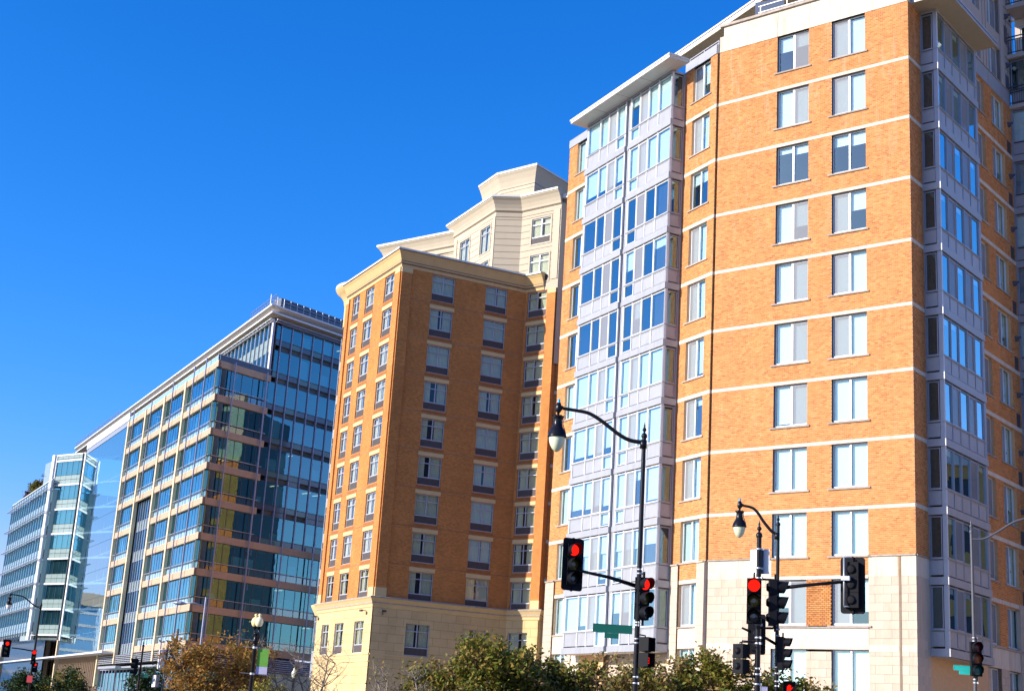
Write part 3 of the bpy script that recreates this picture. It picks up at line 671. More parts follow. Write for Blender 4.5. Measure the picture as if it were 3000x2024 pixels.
# right bay
FY = Facade((19.12, 60.5), 39.0, TA)
FX = Facade((18.46, 61.03), 129.0, TA)
for k in range(10):
    z0, z1 = bz(k) + 1.14, bz(k) + 2.94
    for i, (a, c) in enumerate([(.1, .92), (.96, 1.86), (1.92, 2.88), (2.94, 3.82), (3.86, 4.78)]):
        scn = (i in (1, 3)) if k > 4 or k == 0 else (i == 3 or (i == 1 and k % 2))
        bay_light(FY, a, c, z0, z1, .12 if rnd.random() < .5 else 0, scn, fm='panel2')
    for a, c in ((.1, 1.86), (1.92, 2.88), (2.94, 4.78)): bay_panel(FY, a, c, bz(k) + .39, bz(k) + 1.08, .01)
    FY.put('bay_trim', boxmesh('bay_trim', 5.1, .2, .33, 'panel', -.05, -.05, 0), 0, 0, bz(k)); FY.put('bay_sill', boxmesh('bay_sill', 5.04, .12, .045, 'panel', 0, -.03, 0), 0, 0, bz(k) + 1.085)
    bay_light(FX, .08, .60, z0, z1, [0, .99, 1, .99, 1, .7, .75, 0, .99, .75][k], fm='panel2'); bay_panel(FX, .07, .62, bz(k) + .42, bz(k) + 1.05, .01)
    FX.put('bay_trim', boxmesh('bay_trim', .84, .2, .33, 'panel', 0, -.05, 0), 0, 0, bz(k)); FX.put('bay_sill', boxmesh('bay_sill', .80, .1, .05, 'panel', 0, -.02, 0), 0, 0, bz(k) + 1.085)
FY.put('corner_post', boxmesh('corner_post', .1, .1, 29.8, 'alu', 0, 0.002, 0), 0, 0, 6.39); FY.put('corner_post', boxmesh('corner_post', .24, .1, 29.8, 'panel2', 0, .002, 0), 4.8, 0, 6.39)
FX.put('corner_post', boxmesh('corner_post', .2, .1, 29.8, 'panel2', 0, .002, 0), .64, 0, 6.39); FX.put('corner_post', boxmesh('corner_post', .07, .1, 29.8, 'panel2', 0, .002, 0), 0, 0, 6.39)
b = MB()
for xx in (.94, 1.89, 2.91, 3.84): b.box(xx - .02, xx + .03, 0, .12, 6.4, 36.1)
FY.put('mullion', (b, ['panel2']))
FZ = Facade(FY.w(5.04, 0), -51, TA); FZ.put('bay_end_panel', boxmesh('bay_end_panel', .84, .08, 30, 'panel2'), 0, 0, 6.1)
b = MB(); b.box(0, 5.04, .01, .9, 6.06, 6.1); FY.put('bay_floor', (b, ['soffit'])); b = MB(); b.box(0, 5.04, 0, .9, 36.08, 36.2); FY.put('bay_head', (b, ['panel']))
b = MB(); b.box(-1.1, 5.1, -1.05, .8, 36.2, 36.23, 1); b.box(-1.1, 5.1, -1.05, .8, 36.23, 36.36, 0); b.box(-1.14, 5.14, -1.09, .82, 36.361, 36.45, 0); FY.put('roof_slab', (b, ['panel2', 'soffit_tan']))
# projecting block at the far right
FI = Facade(FT.w(13.75, 0), 129.0, TA)
for k in range(11):
    bay_light(FI, .08, 1.15, bz(k) + 1.14, bz(k) + 2.94, 1 if k % 2 else 0, fm='panel2'); bay_panel(FI, .07, 1.17, bz(k) + .42, bz(k) + 1.05, .01)
    bay_light(FI, 1.3, 2.6, bz(k) + 1.14, bz(k) + 2.94, .5, fm='panel2'); bay_panel(FI, 1.3, 2.6, bz(k) + .42, bz(k) + 1.05, .01)
    FI.put('bay_trim', boxmesh('bay_trim', 3.4, .2, .36, 'panel', 0, -.03, 0), 0, 0, bz(k))
for xx in (0, 1.18, 2.62): FI.put('corner_post', boxmesh('corner_post', .1, .1, 33, 'panel2', 0, .002, 0), xx, 0, 3.4)
FI2 = Facade(FT.w(13.75, 3.4), 39, TA)
b = MB(); b.box(0, 3.35, .16, 9, 0, 36.1); FI.put('block_core', (b, ['panel2']))
for z in (36.1, 39.1, 42.1):
    b = MB(); b.box(0, 3.6, -.2, 2.4, z, z + .22, 0)
    FI.put('balcony_slab', (b, ['precast']))
    b = MB(); b.box(0, 3.6, -.18, -.13, z + 1.25, z + 1.31); b.box(0, 3.6, -.18, -.13, z + 1.08, z + 1.12); b.box(0, 3.6, -.18, -.13, z + .32, z + .36)
    for q in range(28): b.box(.05 + q * .125, .07 + q * .125, -.17, -.14, z + .3, z + 1.1)
    FI.put('balcony_rail', (b, ['dark']))
b = wall_mb(0, 6, 36.3, 46, [(.3, 1.9, 36.4, 38.6), (.3, 1.9, 39.4, 41.6)], .1, y=1.2); FI.put('precast_wall', (b, ['precast']))
for z in (36.4, 39.4): apt_window(FI, .3, z, 1.6, 2.2, (0, 0), (.5, 1), y=1.25, sill=False)
# flat roofs, core (blocks light), set-back storey with big eave
core = [FM.w(.1, .4), FM.w(LM - .4, .4), FT.w(1.2, 1.2), FT.w(13.6, 1.7), FT.w(13.6, 22), FW.w(-15.0, 14), FW.w(-15.0, 1.7), FW.w(-.3, 1.7)]
bx, by = TA.location[0], TA.location[1]
b = MB(); P_ = [(p[0] - bx, p[1] - by) for p in core]
b.prism(P_, 36.2, 36.6, 0); obj('roof_deck', (b, ['roof']), TA)
b = MB(); back = [FT.w(13.6, 8), FT.w(13.6, 22), FW.w(-15.0, 14), FW.w(-15.0, 6)]
b.prism([(p[0] - bx, p[1] - by) for p in back], 0, 36.2); obj('rear_block', (b, ['mortar']), TA)
EL = 0.0
FP = Facade((8.33, 74.6), 153.5, TA)    # eave line (x<0 runs away)
b = MB(); b.box(EL, 14, 0, 5.2, 39.85, 39.89, 1); b.box(EL, 14, 0, 5.2, 39.89, 40.14, 0); b.box(EL - .05, 14.05, -.06, 5.2, 40.141, 40.24, 0)
FP.put('roof_eave', (b, ['white_cap', 'soffit_tan']))
b = wall_mb(EL, 14, 36.5, 39.86, [], y=3.6); FP.put('penthouse_wall', (b, ['soffit_tan']))
b = MB()
for z in (36.98, 36.84): b.box(-2.7, -.05, .12, .17, z, z + .04)
for q in range(3): b.box(-2.7 + q * 1.3, -2.65 + q * 1.3, .12, .17, 36.6, 37.0)
FW.put('roof_rail', (b, ['alu_grey']))
b = MB()
for z in (38.5, 38.15): b.box(1.9, 9.5, .3, .35, z, z + .05)
for q in range(6): b.box(2 + q * 1.5, 2.05 + q * 1.5, .3, .35, 37.4, 38.5)
for q in range(60): b.box(4 + q * .09, 4.02 + q * .09, .32, .34, 37.4, 38.2)
FM.put('terrace_rail', (b, ['alu']), 0, .2, 0)
b = MB(); b.prism([(0, 0), (1.5, .3), (1.2, .4), (0, .1)], 37.7, 39.0, 0); FM.put('terrace_screen', (b, ['slate']), 1.55, .8, 0)

# ================================================================== HOTEL (middle)
TH = thing('hotel', 'brown brick building with cream stone base and beige stucco tower behind its roof', 'building', (-8.87, 104.5, 0))
HZ = [33.38 - 2.9 * j for j in range(8)]
def hotel_window(F, x, zt, w_, h, y=.10, grille=True):
    gh = .56 if grille else 0
    def fr():
        b = MB(); frame_rect(b, 0, w_, 0, h, .055, 0, .08, 0); b.box(w_ / 2 - .035, w_ / 2 + .035, -.01, .07, gh, h - .05)
        b.box(.05, w_ - .05, -.01, .07, h * .76 - .03, h * .76 + .03)
        if grille: b.box(.05, w_ - .05, -.02, .08, gh, gh + .07)
        b.box(-.02, w_ + .02, -.06, .05, -.05, .02)
        room(b, 0, w_, gh, h, .08, 1.2, 1); return b.mesh('window', ['alu_grey' if grille != 2 else 'alu', 'interior'])
    win = F.put('window', cached(('hw', round(w_, 3), round(h, 3), grille), fr), x, y, zt - h)
    for i in (0, 1):
        px = .055 if i == 0 else w_ / 2 + .035; pw = w_ / 2 - .09
        add_pane(win, pw, h * .76 - .03 - gh - .07, px, .03, gh + .07, 'glass_h'); add_pane(win, pw, h * .24 - .08, px, .03, h * .76 + .03, 'glass_h')
    cw = w_ / 2 * rnd.choice((.95, .8, .6, .95))
    hh = round((h - gh) * .93, 2); hh2 = hh
    obj('curtain', curtain_mesh(round(cw, 2), hh), win, (.04, .16, gh + .06)); cw2 = round(w_ / 2 * rnd.choice((.95, .95, .75)), 2); obj('curtain', curtain_mesh(cw2, hh), win, (w_ - .04 - cw2, .18, gh + .06))
    if grille:
        def gm():
            b = MB(); b.box(.055, w_ - .055, .01, .04, .055, gh)
            for q in range(6): b.box(.06, w_ - .06, -.004, .01, .08 + q * .075, .11 + q * .075)
            return b.mesh('grille', ['grille'])
        obj('grille', cached(('gr', round(w_, 3), gh), gm), win)
    return win
def hotel_wall(F, x0, x1, wcols, pil=()):
    ops_ = [(a, c, z - 2.2, z) for a, c in wcols for z in HZ] + [(a, c, 34.05, 36.15) for a, c in wcols]
    b = wall_mb(x0, x1, 11.0, 36.2, ops_, .12); F.put('brick_wall', (b, ['hbrick']))
    for a, c in wcols:
        hotel_window(F, a, 36.15, c - a, 2.1)
        for z in HZ:
            hotel_window(F, a, z, c - a, 2.2)
            F.put('lintel', boxmesh('lintel', c - a + .16, .1, .29, 'cream_stone', -.08, -.03, 0), a, 0, z + .02)
            F.put('soldier_course', boxmesh('soldier_course', c - a + .1, .05, .2, 'hbrick_dark', -.05, -.014, 0), a, 0, z + .42)
    for z in [zz + .47 for zz in HZ[:]]: F.put('joint_course', boxmesh('joint_course', x1 - x0, .04, .035, 'groove', 0, -.006, 0), x0, 0, z - .06)
    for a, c in pil:
        for zz0, zz1 in ((11.66, 35.8),): F.put('brick_pilaster', boxmesh('brick_pilaster', c - a, .14, zz1 - zz0, 'hbrick', 0, -.12, 0), a, 0, zz0)
        F.put('pilaster_base', boxmesh('pilaster_base', c - a + .05, .17, .66, 'cream_stone', -.025, -.15, 0), a, 0, 11.0)
        F.put('pilaster_cap', boxmesh('pilaster_cap', c - a + .05, .17, .4, 'cream_stone', -.025, -.15, 0), a, 0, 35.8)
    # stone base
    lo = [(a, c, 7.0, 9.3) for a, c in wcols] + [(a, c, 1.0, 3.6) for a, c in wcols]
    b = wall_mb(x0, x1, 0, 10.2, lo, .15, y=-.05); F.put('base_wall', (b, ['cream_block']))
    for a, c in wcols: hotel_window(F, a, 9.3, c - a, 2.3, y=.06); hotel_window(F, a, 3.6, c - a, 2.6, y=.06, grille=False)
    F.put('string_course', boxmesh('string_course', x1 - x0, .12, .1, 'cream_stone', 0, -.1, 0), x0, 0, 6.85); F.put('string_course', boxmesh('string_course', x1 - x0, .1, .06, 'cream_stone', 0, -.09, 0), x0, 0, 6.35)
def sweep(name, prof, path, mats, par, closed=False):
    """carry a cornice profile (out, z, mat) along a mitred path of outer wall corners (right-hand side is outside)"""
    b = MB(); n = len(path); nrm = []
    for i in range(n - 1):
        dx, dy = path[i + 1][0] - path[i][0], path[i + 1][1] - path[i][1]; l = math.hypot(dx, dy); nrm.append((dy / l, -dx / l))
    mit = []
    for i in range(n):
        a = nrm[max(0, i - 1)]; c = nrm[min(i, n - 2)]; sx, sy = a[0] + c[0], a[1] + c[1]; k = 2 / (sx * sx + sy * sy) if i not in (0, n - 1) else .5
        mit.append((sx * k, sy * k))
    bx_, by_ = par.location[0], par.location[1]
    pt = lambda i, q: (path[i][0] + mit[i][0] * q[0] - bx_, path[i][1] + mit[i][1] * q[0] - by_, q[1])
    for i in range(n - 1):
        for j in range(len(prof) - 1):
            b.quad(pt(i, prof[j]), pt(i + 1, prof[j]), pt(i + 1, prof[j + 1]), pt(i, prof[j + 1]), prof[j][2])
    for i in (0, n - 1): b.poly([pt(i, q) for q in prof], 0)
    return obj(name, (b, mats), par)
Hc, Hi, Hr_ = (-8.87, 104.5), (.84, 109.25), (3.25, 107.3)
FHr = Facade(Hc, 63.9, TH); FHl = Facade(Hc, 153.0, TH); FH3 = Facade(Hi, 129.0, TH)
hotel_wall(FHr, 0, 10.81, [(2.65, 4.58), (7.29, 9.2)], [(0, .86)])
hotel_wall(FHl, -11.4, 0, [(-3.28, -1.4), (-7.28, -5.45), (-10.1, -8.6)], [(-.86, 0), (-11.4, -10.75)])
hotel_wall(FH3, 0, 3.1, [(.27, 2.14)], [(2.35, 3.1)])
HLe = FHl.w(-11.4)
FH5 = Facade(FH3.w(3.1), 39, TH); FH5.put('brick_wall', (wall_mb(0, .42, 11, 36.2), ['hbrick'])); FH5.put('base_wall', (wall_mb(0, .42, 0, 11), ['cream_stone'])); FH5.put('stucco_wall', (wall_mb(0, .42, 36.2, 43.4), ['beige']))
FH4 = Facade(FH5.w(.42), 120, TH); FH4.put('brick_wall', (wall_mb(0, 2.4, 11, 36.4), ['hbrick'])); FH4.put('base_wall', (wall_mb(0, 2.4, 0, 11), ['cream_stone'])); FH4.put('stone_wall', (wall_mb(0, 2.4, 36.4, 43.8), ['stone']))
for z in HZ + [36.1]: FH4.put('lintel', boxmesh('lintel', .62, .1, .24, 'stone_smooth', 0, -.03, 0), -.02, 0, z + .03)
_e = FH4.w(2.4); FH6 = Facade(_e, math.degrees(math.atan2(15 - _e[0], 121.5 - _e[1])), TH); _l = math.hypot(15 - _e[0], 121.5 - _e[1])
_ops = [(2.5 + 4 * i, 4.4 + 4 * i, z - 2.2, z) for i in range(3) for z in HZ]
b = wall_mb(0, _l, 0, 36.4, _ops, .12); wall_mb(0, _l, 36.4, 43.4, [], m=1, mb=b); FH6.put('side_wall', (b, ['hbrick', 'beige']))
for a_, c_, d_, e_ in _ops: FH6.put('window', boxmesh('side_window', c_ - a_, .05, e_ - d_, 'glass_s'), a_, .08, d_)
FH4.put('coping', boxmesh('coping', 2.6, .6, .35, 'white_cap', -.1, -.4, 0), 0, 0, 43.8)
prof_low = [(.05, 10.2, 0), (.10, 10.25, 0), (.12, 10.42, 0), (.2, 10.5, 1), (.2, 10.6, 0), (.34, 10.8, 0), (.42, 10.88, 1), (.42, 10.97, 1), (.0, 11.05, 1)]
prof_top = [(0, 36.2, 0), (.04, 36.21, 0), (.04, 36.42, 0), (.08, 36.44, 1), (.08, 36.54, 0), (.17, 36.56, 0), (.17, 36.64, 1), (.15, 36.72, 0), (.26, 36.95, 0), (.38, 37.2, 0), (.5, 37.36, 0), (.5, 37.40, 1), (.56, 37.42, 1), (.60, 37.44, 2), (.60, 37.58, 2), (.0, 37.66, 2)]
# rounded glazed bay at the far street corner
cx, cy, rr = HLe[0] + 1.55, HLe[1] + 2.35, 2.05
arc = [(cx + rr * math.cos(t), cy + rr * math.sin(t)) for t in [R(250 - 10 * q) for q in range(0, 13)]]
path = arc[::-1]
path = [p for p in arc[::-1]] + [HLe, Hc, Hi, Hr_]
path_main = [HLe, Hc, Hi, Hr_, (5.2, 111)]
sweep('stone_cornice', prof_low, path_main, ['cream_stone', 'coping'], TH)
sweep('roof_cornice', prof_top, [HLe, Hc, Hi, (2.3, 108.05)], ['cream', 'groove', 'white_cap'], TH)
bay = Facade((cx, cy), 153, TH)
def cyl_band(r, z0, z1, mat, name):
    b = MB(); n = 30
    for q in range(n):
        t0, t1 = 2 * math.pi * q / n, 2 * math.pi * (q + 1) / n
        b.quad((r * math.cos(t0), r * math.sin(t0), z0), (r * math.cos(t1), r * math.sin(t1), z0), (r * math.cos(t1), r * math.sin(t1), z1), (r * math.cos(t0), r * math.sin(t0), z1), 0, True)
    for zz in (z0, z1): b.poly([(r * math.cos(2 * math.pi * q / n), r * math.sin(2 * math.pi * q / n), zz) for q in range(n)])
    return bay.put(name, (b, [mat]))
cyl_band(rr - .1, 0, 34.6, 'glass_s', 'bay_core')
for j in range(9):
    z = 33.45 - 2.9 * j; cyl_band(rr, z, z + .75, 'panel', 'bay_spandrel') if j else cyl_band(rr, 34.4, 36.3, 'cream', 'bay_spandrel')
    for ph in range(0, 360, 15):
        x_, y_ = (rr - .03) * math.cos(R(ph)), (rr - .03) * math.sin(R(ph)); bb = MB() if ph == 0 else bb
        bb.box(x_ - .03, x_ + .03, y_ - .03, y_ + .03, z - 2.15, z)
        if ph == 345: bay.put('bay_mullion', (bb, ['alu_grey']))
    cyl_band(rr - .02, z - .55, z - .5, 'alu_grey', 'bay_transom')
cyl_band(rr, 5.2, 7.4, 'panel', 'bay_spandrel')
b = MB(); b.lathe([(rr, 36.2), (rr + .06, 36.5), (rr + .15, 36.9), (rr + .45, 37.3), (rr + .8, 37.6), (rr + .8, 37.7)], 36, 0); b.lathe([(rr + .8, 37.7), (rr + .88, 37.75), (rr + .88, 37.95), (0, 38.05)], 36, 1); bay.put('bay_cornice', (b, ['cream', 'white_cap']))
b = MB(); b.lathe([(rr, 10.2), (rr + .15, 10.5), (rr + .35, 10.85), (rr + .4, 11.0), (rr, 11.05)], 36, 0); bay.put('bay_ledge', (b, ['cream_stone']))
# cameras / floodlights on the base
for F_, x_ in ((FHl, -1.0), (FHr, .75), (FHl, -11.0)):
    v = MB(); v.box(-.03, .03, -.35, 0, .0, .05); v.box(-.28, .1, -.46, -.3, -.05, .08); v.box(-.03, .03, -.03, .0, -.25, .05); F_.put('security_camera', (v, ['dark']), x_, -.1, 9.95)
# beige tower above
T1, T2, T3, T4, T5 = (.19, 109.78), (-1.97, 110.0), (-5.52, 117.1), (-11.9, 122.3), (-8, 128)
FT3 = Facade(T1, 129.0, TH); FT1 = Facade(T2, 153.0, TH)
FTs = Facade(T2, math.degrees(math.atan2(T1[0] - T2[0], T1[1] - T2[1])), TH); LTs = math.hypot(T1[0] - T2[0], T1[1] - T2[1])
L4 = math.hypot(T4[0] - T3[0], T4[1] - T3[1]); FT4 = Facade((T3[0] + .35, T3[1] + .18), 129.2, TH)
o3 = [(1.09, 3.0, 40.25, 42.45), (1.09, 3.0, 36.96, 39.32)]; L3 = 4.02
b = wall_mb(0, L3, 36.2, 43.4, o3, .1); FT3.put('stucco_wall', (b, ['beige']))
b = wall_mb(0, LTs, 36.2, 43.4); FTs.put('stucco_wall', (b, ['beige']))
o1 = [(-2.7, -.85, 40.2, 42.45), (-6.65, -4.75, 40.2, 42.45), (-2.7, -.85, 37.1, 39.35), (-6.65, -4.75, 37.1, 39.35)]
b = wall_mb(-7.94, 0, 36.2, 43.4, o1, .1); FT1.put('stucco_wall', (b, ['beige']))
b = wall_mb(-L4, 0, 36.2, 43.4); FT4.put('stucco_wall', (b, ['beige']))
for F_, oo in ((FT3, o3), (FT1, o1)):
    for a, c, d, e in oo:
        hotel_window(F_, a, e, c - a, e - d, y=.05, grille=2 if F_ is FT3 else 0)
        F_.put('window_surround', (wall_mb(a - .14, c + .14, d - .1, e + .12, [(a, c, d, e)], .04, y=-.04), ['beige']))
for F_, x0, x1 in ((FT3, 0, L3), (FTs, 0, LTs), (FT1, -7.94, 0), (FT4, -L4, 0)):
    b = MB(); oo = {id(FT3): o3, id(FT1): o1}.get(id(F_), [])
    for q in range(11):
        z = 37.0 + q * .56
        if z > 42.9: break
        segs = [(x0, x1)]
        for a, c, d, e in oo:
            if d - .15 < z < e + .15:
                ns = []
                for s0, s1 in segs:
                    if a - .14 > s0: ns.append((s0, min(s1, a - .14)))
                    if c + .14 < s1: ns.append((max(s0, c + .14), s1))
                segs = ns
        for s0, s1 in segs:
            if s1 - s0 > .2: b.box(s0 + .02, s1 - .02, -.006, .01, z, z + .045)
    F_.put('wall_groove', (b, ['groove']))
for F_, xs_ in ((FT3, (3.3,)), (FT1, (-.35, -7.6)),):
    for x_ in xs_: F_.put('stucco_pilaster', boxmesh('stucco_pilaster', .62 if F_ is FT3 else .34, .08, 5.9, 'beige', 0, -.06, 0), x_ if F_ is FT3 else x_, 0, 37)
prof_t = [(0, 42.85, 0), (.05, 42.86, 0), (.05, 43.0, 1), (.03, 43.02, 0), (.03, 43.25, 0), (.1, 43.28, 1), (.1, 43.34, 0), (.15, 43.36, 0), (.18, 43.55, 0), (.3, 43.85, 0), (.48, 44.15, 0), (.62, 44.3, 0), (.62, 44.36, 1), (.68, 44.38, 2), (.68, 44.55, 2), (0, 44.65, 2)]
T3b = (T3[0] + .89 * 4, T3[1] + .455 * 4)
sweep('tower_cornice', prof_t, [T3b, T3, T2, T1, FT3.w(L3)], ['beige', 'groove', 'white_cap'], TH)
T3c = (T3[0] + .35, T3[1] + .18)
sweep('tower_cornice', [(o_, z_ - .62, m_) for o_, z_, m_ in prof_t], [T5, T4, (T3c[0] + .2, T3c[1] - .16)], ['beige', 'groove', 'white_cap'], TH)
b = MB(); loc = lambda p: (p[0] + 8.87, p[1] - 104.5)
b.prism([loc(p) for p in [(-4, 123.2), (-5.2, 117.3), (-1.9, 110.2), (.2, 109.9), (3.2, 107.5), (14, 121), (4, 132), (-6, 130)]][::1], 43.3, 44.3, 0); obj('tower_roof', (b, ['roof']), TH)
q5 = FT3.w(L3); FTe = Facade(q5, 62, TH); b = wall_mb(0, 14, 30, 43.4); FTe.put('stucco_wall', (b, ['beige']))
FTd = Facade(T4, 60, TH)
# penthouse
K = 48.5
pz = 48.4
Pn = [(-3.3, 117.6), (-1.75, 114.5), (1.05, 112.2), (4.4, 116.6)]
sweep('penthouse_cornice', [(0, 46.6, 0), (.04, 46.62, 0), (.04, 46.9, 1), (.08, 46.93, 0), (.1, 47.1, 0), (.22, 47.5, 0), (.42, 47.95, 0), (.55, 48.15, 0), (.55, 48.2, 1), (.6, 48.22, 2), (.6, 48.4, 2), (0, 48.5, 2)], Pn, ['beige', 'groove', 'white_cap'], TH)
b = MB(); b.prism([loc(p) for p in Pn + [(2.5, 121)]], 44.2, 46.7); obj('penthouse_wall', (b, ['beige']), TH)
b = MB(); b.prism([loc(p) for p in Pn + [(2.5, 121)]], 48.0, 48.3); obj('penthouse_roof', (b, ['roof']), TH)
# hotel core and rear wing
b = MB(); b.prism([loc(p) for p in [(-8.3, 105.3), (.9, 109.9), (3.6, 108.2), (14, 121), (2, 134), (-11, 127), (-13.2, 114.9)]], 0.1, 37.3)
for f in range(len(b.m)): pass
obj('hotel_core', (b, ['interior']), TH)
b = MB(); b.prism([loc(p) for p in [(-9.1, 105.3), (.6, 110.0), (3.3, 108.2), (14, 121), (2, 134), (-11, 127), (-13.6, 115.3)]], 37.3, 37.5); obj('roof_deck', (b, ['roof']), TH)
FRW = Facade((-14.5, 156), 153 + 180 - 180, TH)
FRW = Facade((3.5, 131), -30, TH)
b = wall_mb(0, 34, 0, 40, [(2 + 4 * i, 3.9 + 4 * i, 2.4 + 2.9 * j, 4.5 + 2.9 * j) for i in range(8) for j in range(12)], .15); FRW.par = TH
FRW2 = Facade((-15.0, 160), 150, TH)
b = wall_mb(0, 32, 0, 33, [(2 + 4 * i, 3.9 + 4 * i, 2.4 + 2.9 * j, 4.5 + 2.9 * j) for i in range(7) for j in range(10)], .15); wall_mb(0, 32, 33, 40, [(2 + 4 * i, 3.9 + 4 * i, 34.2 + 3 * j, 36.2 + 3 * j) for i in range(7) for j in range(2)], .15, m=1, mb=b)
FRW2.put('rear_wing_wall', (b, ['hbrick', 'beige']))
b = MB()
b.box(0, 32, .15, 12, 0, 39.9, 0); FRW2.put('rear_wing_core', (b, ['glass_s']))
FRW2.put('rear_cornice', boxmesh('rear_cornice', 32, 1, 1.2, 'beige', 0, -.5, 0), 0, 0, 40); FRW2.put('rear_string', boxmesh('rear_string', 32, .3, .5, 'cream_stone', 0, -.2, 0), 0, 0, 32.8)

def shopm(L):
    b = MB(); frame_rect(b, 0, L, 0, 6.9, .12, 0, .12); b.box(.1, L - .1, .0, .1, .12, .5); room(b, 0, L, 0, 6.9, .12, 3, 1); return b.mesh('shop_window', ['mauve', 'interior_l'])
# ================================================================== GLASS OFFICE (left)
TB = thing('office_building', 'blue glass office building with tan ribbed bands and long thin overhanging roof', 'building', (-33.02, 156.07, 0))
b0 = (-33.02, 156.07); ob = lambda k: 5.75 + 3.9 * k
FL = Facade(b0, 153.2, TB); FG = Facade(b0, 39.7, TB)
def cladding(F, x0, x1, z1, h=.77, y=0, mat='tan'):
    def f():
        b = MB(); L = x1 - x0; n = 7
        for q in range(n): b.box(0, L - .02, -.02 if q % 2 else 0, .3, q * h / n + .008, (q + 1) * h / n - .008)
        b.box(0, L - .02, .02, .3, 0, h); return b.mesh('cladding_panel', [mat])
    return F.put('cladding_panel', cached(('cl', round(x1 - x0, 2), round(h, 2), mat), f), x0, y, z1 - h)
def office_bay(F, x0, x1, k, n, yg=.30, lowmat='glass_l', cl=0, cr=0):
    """one window bay of a floor: frame with sill rail, n tall panes over n low panes"""
    zA, zB_ = ob(k), ob(k + 1) - .77; L = x1 - x0
    def fr():
        b = MB(); H = zB_ - zA; pw = L / n
        for i in range(n + 1): b.box(max(0, i * pw - .035), min(L, i * pw + .035), -.008, .06, 0, H)
        b.box(0, L, -.04, .05, .78, .84); b.box(0, L, -.02, .05, 0, .05); b.box(0, L, -.02, .05, H - .06, H)
        b.box(0, L, -.32, -.27, .80, .86, 2)
        for i in range(0, n, 3): b.box((i + .4) * pw, (i + .4) * pw + .03, -.22, -.2, .1, .95, 2); b.box((i + .4) * pw, (i + .4) * pw + .03, -.22, -.2, H - .8, H - .1, 2)
        dd = 3.0 if not (cl or cr) else .9
        room(b, cl, L - cr, 0, H, .1, dd, 1)
        b.box(cl + .1, L - cr - .1, .3, dd - .1, H - .02, H, 3)
        return b.mesh('window_bay', ['dark', 'interior_l', 'steel', 'soffit'])
    win = F.put('window_bay', cached(('ob', round(L, 2), n, round(zB_ - zA, 2), cl, cr), fr), x0, yg, zA); pw = L / n
    for i in range(n):
        add_pane(win, pw - .07, zB_ - zA - .90, i * pw + .035, .01, .84, 'glass_o', .2); add_pane(win, pw - .07, .73, i * pw + .035, .012, .05, lowmat, .2)
        if rnd.random() < .16: obj('blind', boxmesh('oblind', pw - .1, .02, round((zB_ - zA) * rnd.choice((.2, .35, .6)), 2), 'office_blind'), win, (i * pw + .05, .3, .85))
        if rnd.random() < .04 and not (cl or cr): obj('ceiling_light', boxmesh('clight', .14, 1.4, .03, 'office_lamp'), win, (i * pw + .3, .9, zB_ - zA - .12))
    return win
bays = [(-13.25, 0, 11), (-23.3, -13.95, 8), (-33.2, -24.0, 8), (-43.15, -33.9, 8)]
for k in range(1, 10):
    for bi, (x0, x1, n) in enumerate(bays):
        if bi == 2 and k < 6: continue
        nn = 3 if bi == 0 else 2; L = (x1 - x0) / nn
        for q in range(nn): cladding(FL, x0 + q * L, x0 + (q + 1) * L, ob(k))
    for bi, (x0, x1, n) in enumerate(bays):
        if k == 9 or (bi == 2 and k < 6): continue
        office_bay(FL, x0, x1 - (.02 if bi == 0 else 0), k, n, cr=.6 if bi == 0 else 0, lowmat='glass_sky_refl')
for xc in (-13.6, -23.65, -33.55, -43.5): FL.put('pier', boxmesh('pier', .62, .45, 36.0 if xc < -40 else 33.2, 'tan_pier', -.31, -.12, 0), xc, 0, 7.7 if xc > -40 else 4.9)
for xc in (-3.87, -8.93, -18.6, -39.3): FL.put('vertical_fin', boxmesh('vertical_fin', .13, .12, 32.9, 'mauve', -.06, -.42, 0), xc, 0, 8.9)
FL.put('vertical_fin', boxmesh('vertical_fin', .13, .12, 12.9, 'mauve', -.06, -.42, 0), -29.3, 0, 28.4)
# blue finned strip
for j in range(5):
    zt = 28.38 - 3.9 * j
    def fz():
        b = MB()
        for i in range(8): b.box(i * 9.2 / 7 - .07, i * 9.2 / 7 + .07, -.05, .1, 0, 3.9, 0)
        b.box(0, 9.2, 0, .1, 0, .1, 0); b.box(0, 9.2, .01, .1, 1.2, 1.3, 0); room(b, 0, 9.2, 1.3, 3.9, .1, 3, 1); return b.mesh('finned_bay', ['mauve', 'interior_l'])
    wv = FL.put('finned_bay', cached('finned', fz), -33.2, .6, zt - 3.9)
    for i in range(7): add_pane(wv, 1.15, 2.6, i * 9.2 / 7 + .09, .05, 1.3, 'glass_o'); obj('spandrel', boxmesh('spandrel', 1.15, .03, 1.1, 'glass_sl'), wv, (i * 9.2 / 7 + .09, .05, .1))
